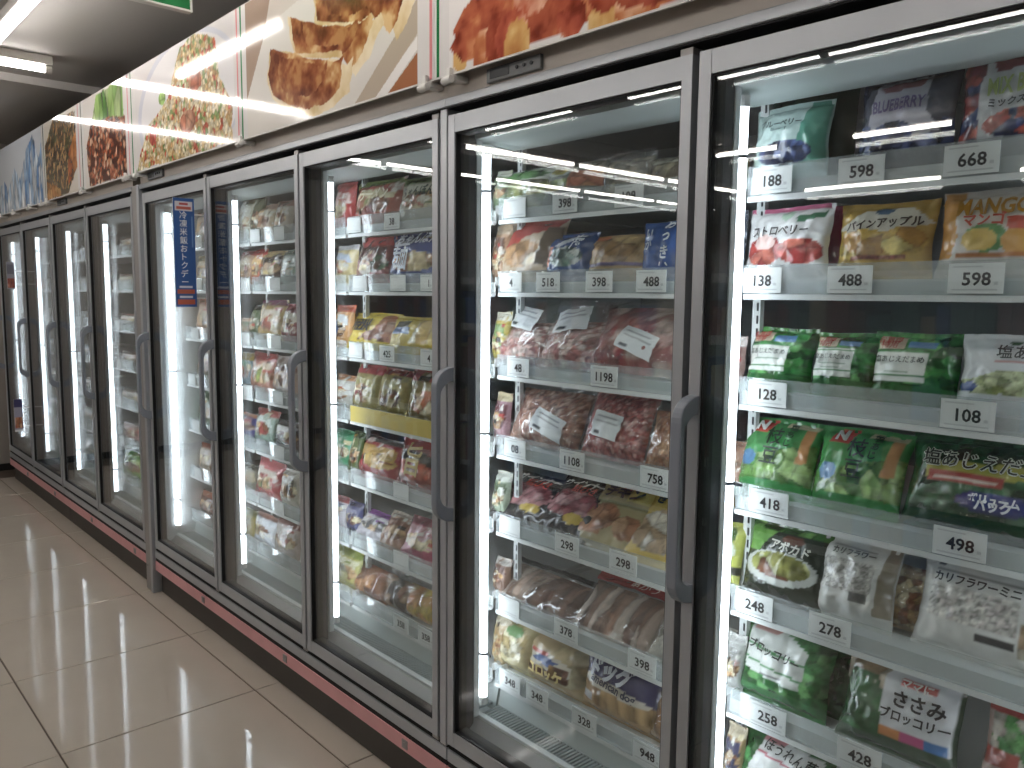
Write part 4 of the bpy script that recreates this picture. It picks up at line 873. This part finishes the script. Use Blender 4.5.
bag(2, 350, 396, 313, [('bg', 'e2c62e'), ('n', .06, 3), ('p', [(.55, .05), (.7, .9), (1, .95), (1, 0)], 'b87a5a'), ('fp', [(.3, 0), (.95, .75), (1, 0)], ['c89078', 'd8b09a', 'a86a50'], 6)], 'bright yellow ham bag with black lettering on the third shelf', [('KOKU', .34, .55, .42, '2c2a26', {'bold': .05}), ('PIZZA', .34, .42, .42, '2c2a26', {'bold': .05})], tilt=24, t=.05, n=28, name='meal_bag')
bag(2, 390, 446, 317, [('bg', 'd2b83a'), ('n', .08, 3), ('r', .08, .55, .4, .78, '4a4a3a'), ('r', .06, .32, .42, .54, '4a6a9a'), ('fp', [(.45, 0), (.6, .9), (1, .9), (1, 0)], ['d8c47a', 'c8a85a', 'e6dcae'], 5, .3)], 'olive yellow pasta bag with a blue square on the third shelf', tilt=22, t=.05, n=28, name='meal_bag')
meal(3, 334, 352, 374, ['c8c4bc', 'c88a5a', 'e0e0dc', 'c86a3a'], 'white and orange bag beside the tube on the fourth shelf', YB, tilt=6)
meal(3, 354, 382, 364, ['8e8446', 'a83a40', '9a9050', '7a3a3a'], 'olive bag with a pink top behind the yellow rail', '', n=26)
meal(3, 378, 410, 368, ['9a8e4e', '8a3a34', 'a89c58', '6a4a34'], 'olive bag with a red patch behind the yellow rail', '', n=26)
meal(3, 408, 446, 370, ['8a7a48', 'a8403c', '9a8a50', 'c8683a'], 'olive and orange bag behind the yellow rail by the door frame', '', n=26)
meal(4, 333, 352, 428, ['3a9a6a', '2a8a5a', '5aaa7a', 'd8c8a8'], 'bright green bag beside the tube on the fifth shelf', YB, tilt=10)
meal(4, 350, 361, 430, ['5a6a3a', '3a4a2a'], 'slim dark green bag on the fifth shelf', YB, n=12, t=.03)
meal(4, 359, 402, 436, ['a83a40', '3a2a2a', 'c89a3a', '8a4a34'], 'red pack with gold stripes on the fifth shelf', YB, n=26, tilt=18, food_pal=['c89a3a', '2a2222', 'd8b050', '8a3a34'])
meal(4, 398, 446, 440, ['8e3a34', 'b83a38', '4a4038', 'd0684a'], 'brown red curry bag with a big character on the fifth shelf', YB, n=26, texts=[('旨', .4, .5, .34, 'd0b87a')], food_pal=['d0684a', 'c85a40', 'e08a6a'])
meal(5, 333, 347, 494, ['c8c0c8', 'a84a50', '4a4a7a', '5a5a8a'], 'white and violet pouch beside the tube on the sixth shelf', YB, n=16)
meal(5, 346, 361, 500, ['4a5080', '3a3a60', '8a8aa8', '5a4a6a'], 'dark blue upright pouch on the sixth shelf', YB, n=16, tilt=5)
meal(5, 360, 392, 508, ['c2bcc4', '8a4aa0', 'dcd8de', '5a5a62'], 'silver pack with a purple stripe on the sixth shelf', YB, n=26, tilt=34, t=.04)
meal(5, 384, 408, 508, ['a8806a', 'c8b8a8', '8a5a48', 'b89070'], 'brown skewer pack on the sixth shelf', YB, n=24, tilt=34, t=.04)
meal(5, 405, 446, 516, ['b0506a', '8a3a50', 'd8a0a8', 'd8a868'], 'pink dessert pack on the sixth shelf', YB, n=26, tilt=26, t=.04)
meal(6, 333, 360, 545, ['b8b45a', '8a9a3a', 'd8d4b0', '6a6a4a'], 'yellow green bag beside the tube on the bottom shelf', YB, n=18, tilt=8)
clear_bag(6, 354, 392, 556, ['a86a40', '8a4a30', 'c89060', '6a3a2a'], 'shiny clear bag of brown fritters on the bottom shelf', tilt=26, t=.06, n=22, cn=5, name='meal_bag')
clear_bag(6, 383, 414, 570, ['5a3a30', '8a5a40', '3a2a28', 'a88868'], 'shiny clear bag of dark buns on the bottom shelf', tilt=20, t=.06, n=22, cn=4, name='meal_bag')
clear_bag(6, 404, 446, 580, ['c8853a', 'd8a050', 'b8702e', 'c8b050'], 'shiny clear bag of orange fries on the bottom shelf', tilt=18, t=.07, n=22, cn=5, name='meal_bag')

SB = 'past the hanging sign'
rows = [
 [(238, 252, 200, ['c8c0a8', '8a7a5a', 'e0dccc']), (252, 262, 196, ['5a5a3a', '4a4a2e']), (256, 276, 206, ['c0a888', 'b08a70', 'd8ccb8', 'a87a5a']), (274, 292, 202, ['a89a8a', '9a6a5a', 'c8bcb0'])],
 [(238, 253, 252, ['c8a080', 'b83a3a', 'e0d0b8', 'c85a3a']), (252, 264, 250, ['d0683a', 'b83a34', 'e0b060']), (258, 283, 252, ['4a3a34', 'b8a060', '3a2a26', 'd8b858']), (280, 300, 250, ['a8b4b0', '5a7a6a', 'd0d8d4', '6a8a7a'])],
 [(238, 250, 318, ['a88a68', 'c8a07a', '5a7a4a']), (250, 260, 305, ['5a6a4a', '3a3a32']), (258, 285, 300, ['b89a58', '8a4a6a', 'd8c8b0', 'c85a3e']), (282, 300, 304, ['8a3a44', 'a84a50', 'd8d0c0', '4a4a4a'])],
 [(238, 251, 352, ['6a8a98', 'b8a04a', '5aa07a', 'c85a3a']), (250, 274, 352, ['c0806a', 'a8403c', 'd8c0a0', '8a9a4a']), (272, 300, 356, ['a89080', 'c8b8b0', '7a5a50', 'b08a78'])],
 [(238, 255, 412, ['4a4a90', 'd07a3a', 'c8584a', 'e0c0a0']), (254, 276, 408, ['9ab0a0', 'b04a44', 'd0dcd4', 'a8453e']), (274, 300, 420, ['5a4a44', '3a3432', 'c8c0b8', '7a4a40'])],
 [(238, 257, 462, ['8a8a7a', '5a5a4a', 'b8b0a0']), (256, 282, 458, ['c0424a', 'd0666a', 'd8ccbc', '8a9a6a']), (280, 300, 468, ['c4bfae', 'd8d4c6', 'a8a494', '4a4a44'])],
 [(238, 256, 506, ['b8a85a', '8a8a4a']), (254, 277, 512, ['d0d4dc', 'a06a5a', 'e0e4ea', '8a5a4a']), (275, 300, 516, ['b8a8a0', '8a4a44', 'd8ccc4', '9a5a4e'])],
]
NM = {0: 'beside the tube', 1: 'second from the tube', 2: 'third from the tube', 3: 'by the door frame'}
HUE = {'c8c0a8': 'cream', '5a5a3a': 'dark olive', 'c0a888': 'tan', 'a89a8a': 'grey brown', 'c8a080': 'tan and red', 'd0683a': 'orange red', '4a3a34': 'dark bowl-picture', 'a8b4b0': 'silver green', 'a88a68': 'brown',
       '5a6a4a': 'dark green', 'b89a58': 'gold striped', '8a3a44': 'maroon and white', '6a8a98': 'blue green', 'c0806a': 'salmon', 'a89080': 'pinkish brown', '4a4a90': 'violet and orange', '9ab0a0': 'pale green',
       '5a4a44': 'black and silver', '8a8a7a': 'grey', 'c0424a': 'red topped', 'c4bfae': 'off-white', 'b8a85a': 'mustard', 'd0d4dc': 'white rimmed', 'b8a8a0': 'red brown'}
for si, row in enumerate(rows):
    for k, (a, b_, v, cols) in enumerate(row):
        txt = [('日本', .72, .4, .2, '3a3a36', {'v': 1})] if (si == 5 and k == 2) else ()
        meal(si, a, b_, v, cols, f'{HUE[cols[0]]} meal bag, {NM[k]}, {ORD[si]} shelf', SB, n=18, tilt=10, t=.05, texts=txt)
WB = 'in the white-walled bay'
for si, (v, cols, d) in enumerate([(212, ['b08a68', '8a5a40', 'd0b090'], 'brown'), (256, ['c0a888', '9a8a5a', 'd8ccb0', 'b89a4a'], 'cream and gold'), (298, ['c08a60', 'b0603a', 'd8b898'], 'orange brown'), (346, ['a8a090', '6a6a5a', 'd0ccc0'], 'grey'),
                                   (392, ['7a9a80', '5a7a5a', 'c8d0c0', 'b08a70'], 'grey green'), (444, ['b89a80', 'a05a40', 'd8ccc0'], 'crinkled tan'), (492, ['8a4a34', 'a85a3a', '6a3a2a'], 'dark brown')]):
    meal(si, 194+si*.8, 222, v, cols, f'{d} bag on the {ORD[si]} shelf', WB, n=18, tilt=8)
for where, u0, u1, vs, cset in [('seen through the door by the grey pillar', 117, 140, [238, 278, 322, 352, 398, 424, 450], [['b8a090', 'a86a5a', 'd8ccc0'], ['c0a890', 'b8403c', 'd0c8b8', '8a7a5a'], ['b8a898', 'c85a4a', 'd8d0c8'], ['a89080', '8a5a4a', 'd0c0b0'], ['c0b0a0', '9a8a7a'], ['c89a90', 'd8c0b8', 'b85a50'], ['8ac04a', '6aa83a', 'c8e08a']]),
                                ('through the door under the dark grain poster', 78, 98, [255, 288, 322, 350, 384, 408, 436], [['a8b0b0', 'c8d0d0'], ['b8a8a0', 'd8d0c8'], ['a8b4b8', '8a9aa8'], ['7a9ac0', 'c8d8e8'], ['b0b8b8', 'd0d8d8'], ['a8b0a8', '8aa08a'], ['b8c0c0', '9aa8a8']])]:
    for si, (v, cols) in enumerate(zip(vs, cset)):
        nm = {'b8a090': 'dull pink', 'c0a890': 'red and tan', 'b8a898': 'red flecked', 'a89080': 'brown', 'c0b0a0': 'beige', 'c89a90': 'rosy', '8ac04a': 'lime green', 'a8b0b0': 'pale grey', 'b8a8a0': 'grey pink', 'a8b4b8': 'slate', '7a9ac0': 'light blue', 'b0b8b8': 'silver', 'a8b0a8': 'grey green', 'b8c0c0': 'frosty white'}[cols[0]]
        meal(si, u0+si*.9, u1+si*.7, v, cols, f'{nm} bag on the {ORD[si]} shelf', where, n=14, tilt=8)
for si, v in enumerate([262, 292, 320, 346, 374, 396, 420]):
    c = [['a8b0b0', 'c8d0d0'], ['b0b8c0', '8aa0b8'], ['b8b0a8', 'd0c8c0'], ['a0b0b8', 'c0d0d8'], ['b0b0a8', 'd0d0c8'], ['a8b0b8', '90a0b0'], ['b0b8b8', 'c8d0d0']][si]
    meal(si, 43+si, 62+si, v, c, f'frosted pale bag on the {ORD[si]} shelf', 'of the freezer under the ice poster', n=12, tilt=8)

# ends of the neighbouring bays, seen between a light tube and the next upright
for si, v, cols, d in [(0, 172, ['8aa07a', 'c8ccb8', '5a7a4a'], 'green and white'), (1, 226, ['b08a68', 'c8b090', '6a4a3a'], 'tan'), (2, 312, ['c8b44a', 'd8d4c0', '7a9a4a'], 'yellow striped'), (3, 392, ['a88088', 'd8c8a0', '7a4a50'], 'dusky pink'),
                       (4, 470, ['9aa890', 'd0d4c8', '5a6a4a'], 'grey green'), (5, 556, ['8a6a58', 'c8c0b8', '6a4a40'], 'brown striped'), (6, 612, ['c0a878', 'd8ccb0', 'a88a58'], 'sand coloured')]:
    meal(si, 493, 508, v, cols, f'{d} bag end past the tube, {ORD[si]} shelf', 'of the meat bay', n=14, tilt=6, t=.05)
for si, v, cols, d in [(2, 336, ['b08a84', 'd8ccc8', '8a5a54'], 'pink meat'), (3, 440, ['a88068', '8a6450', 'b8947a'], 'brown mince'), (5, 632, ['b8b8b4', 'd8d8d4', '9a9a96'], 'pale silver'), (6, 722, ['b08e64', 'd8c8a8', '4a4a6a'], 'tan and violet')]:
    meal(si, 724, 743, v, cols, f'{d} bag end past the tube, {ORD[si]} shelf', 'of the vegetable bay', n=14, tilt=6, t=.05)
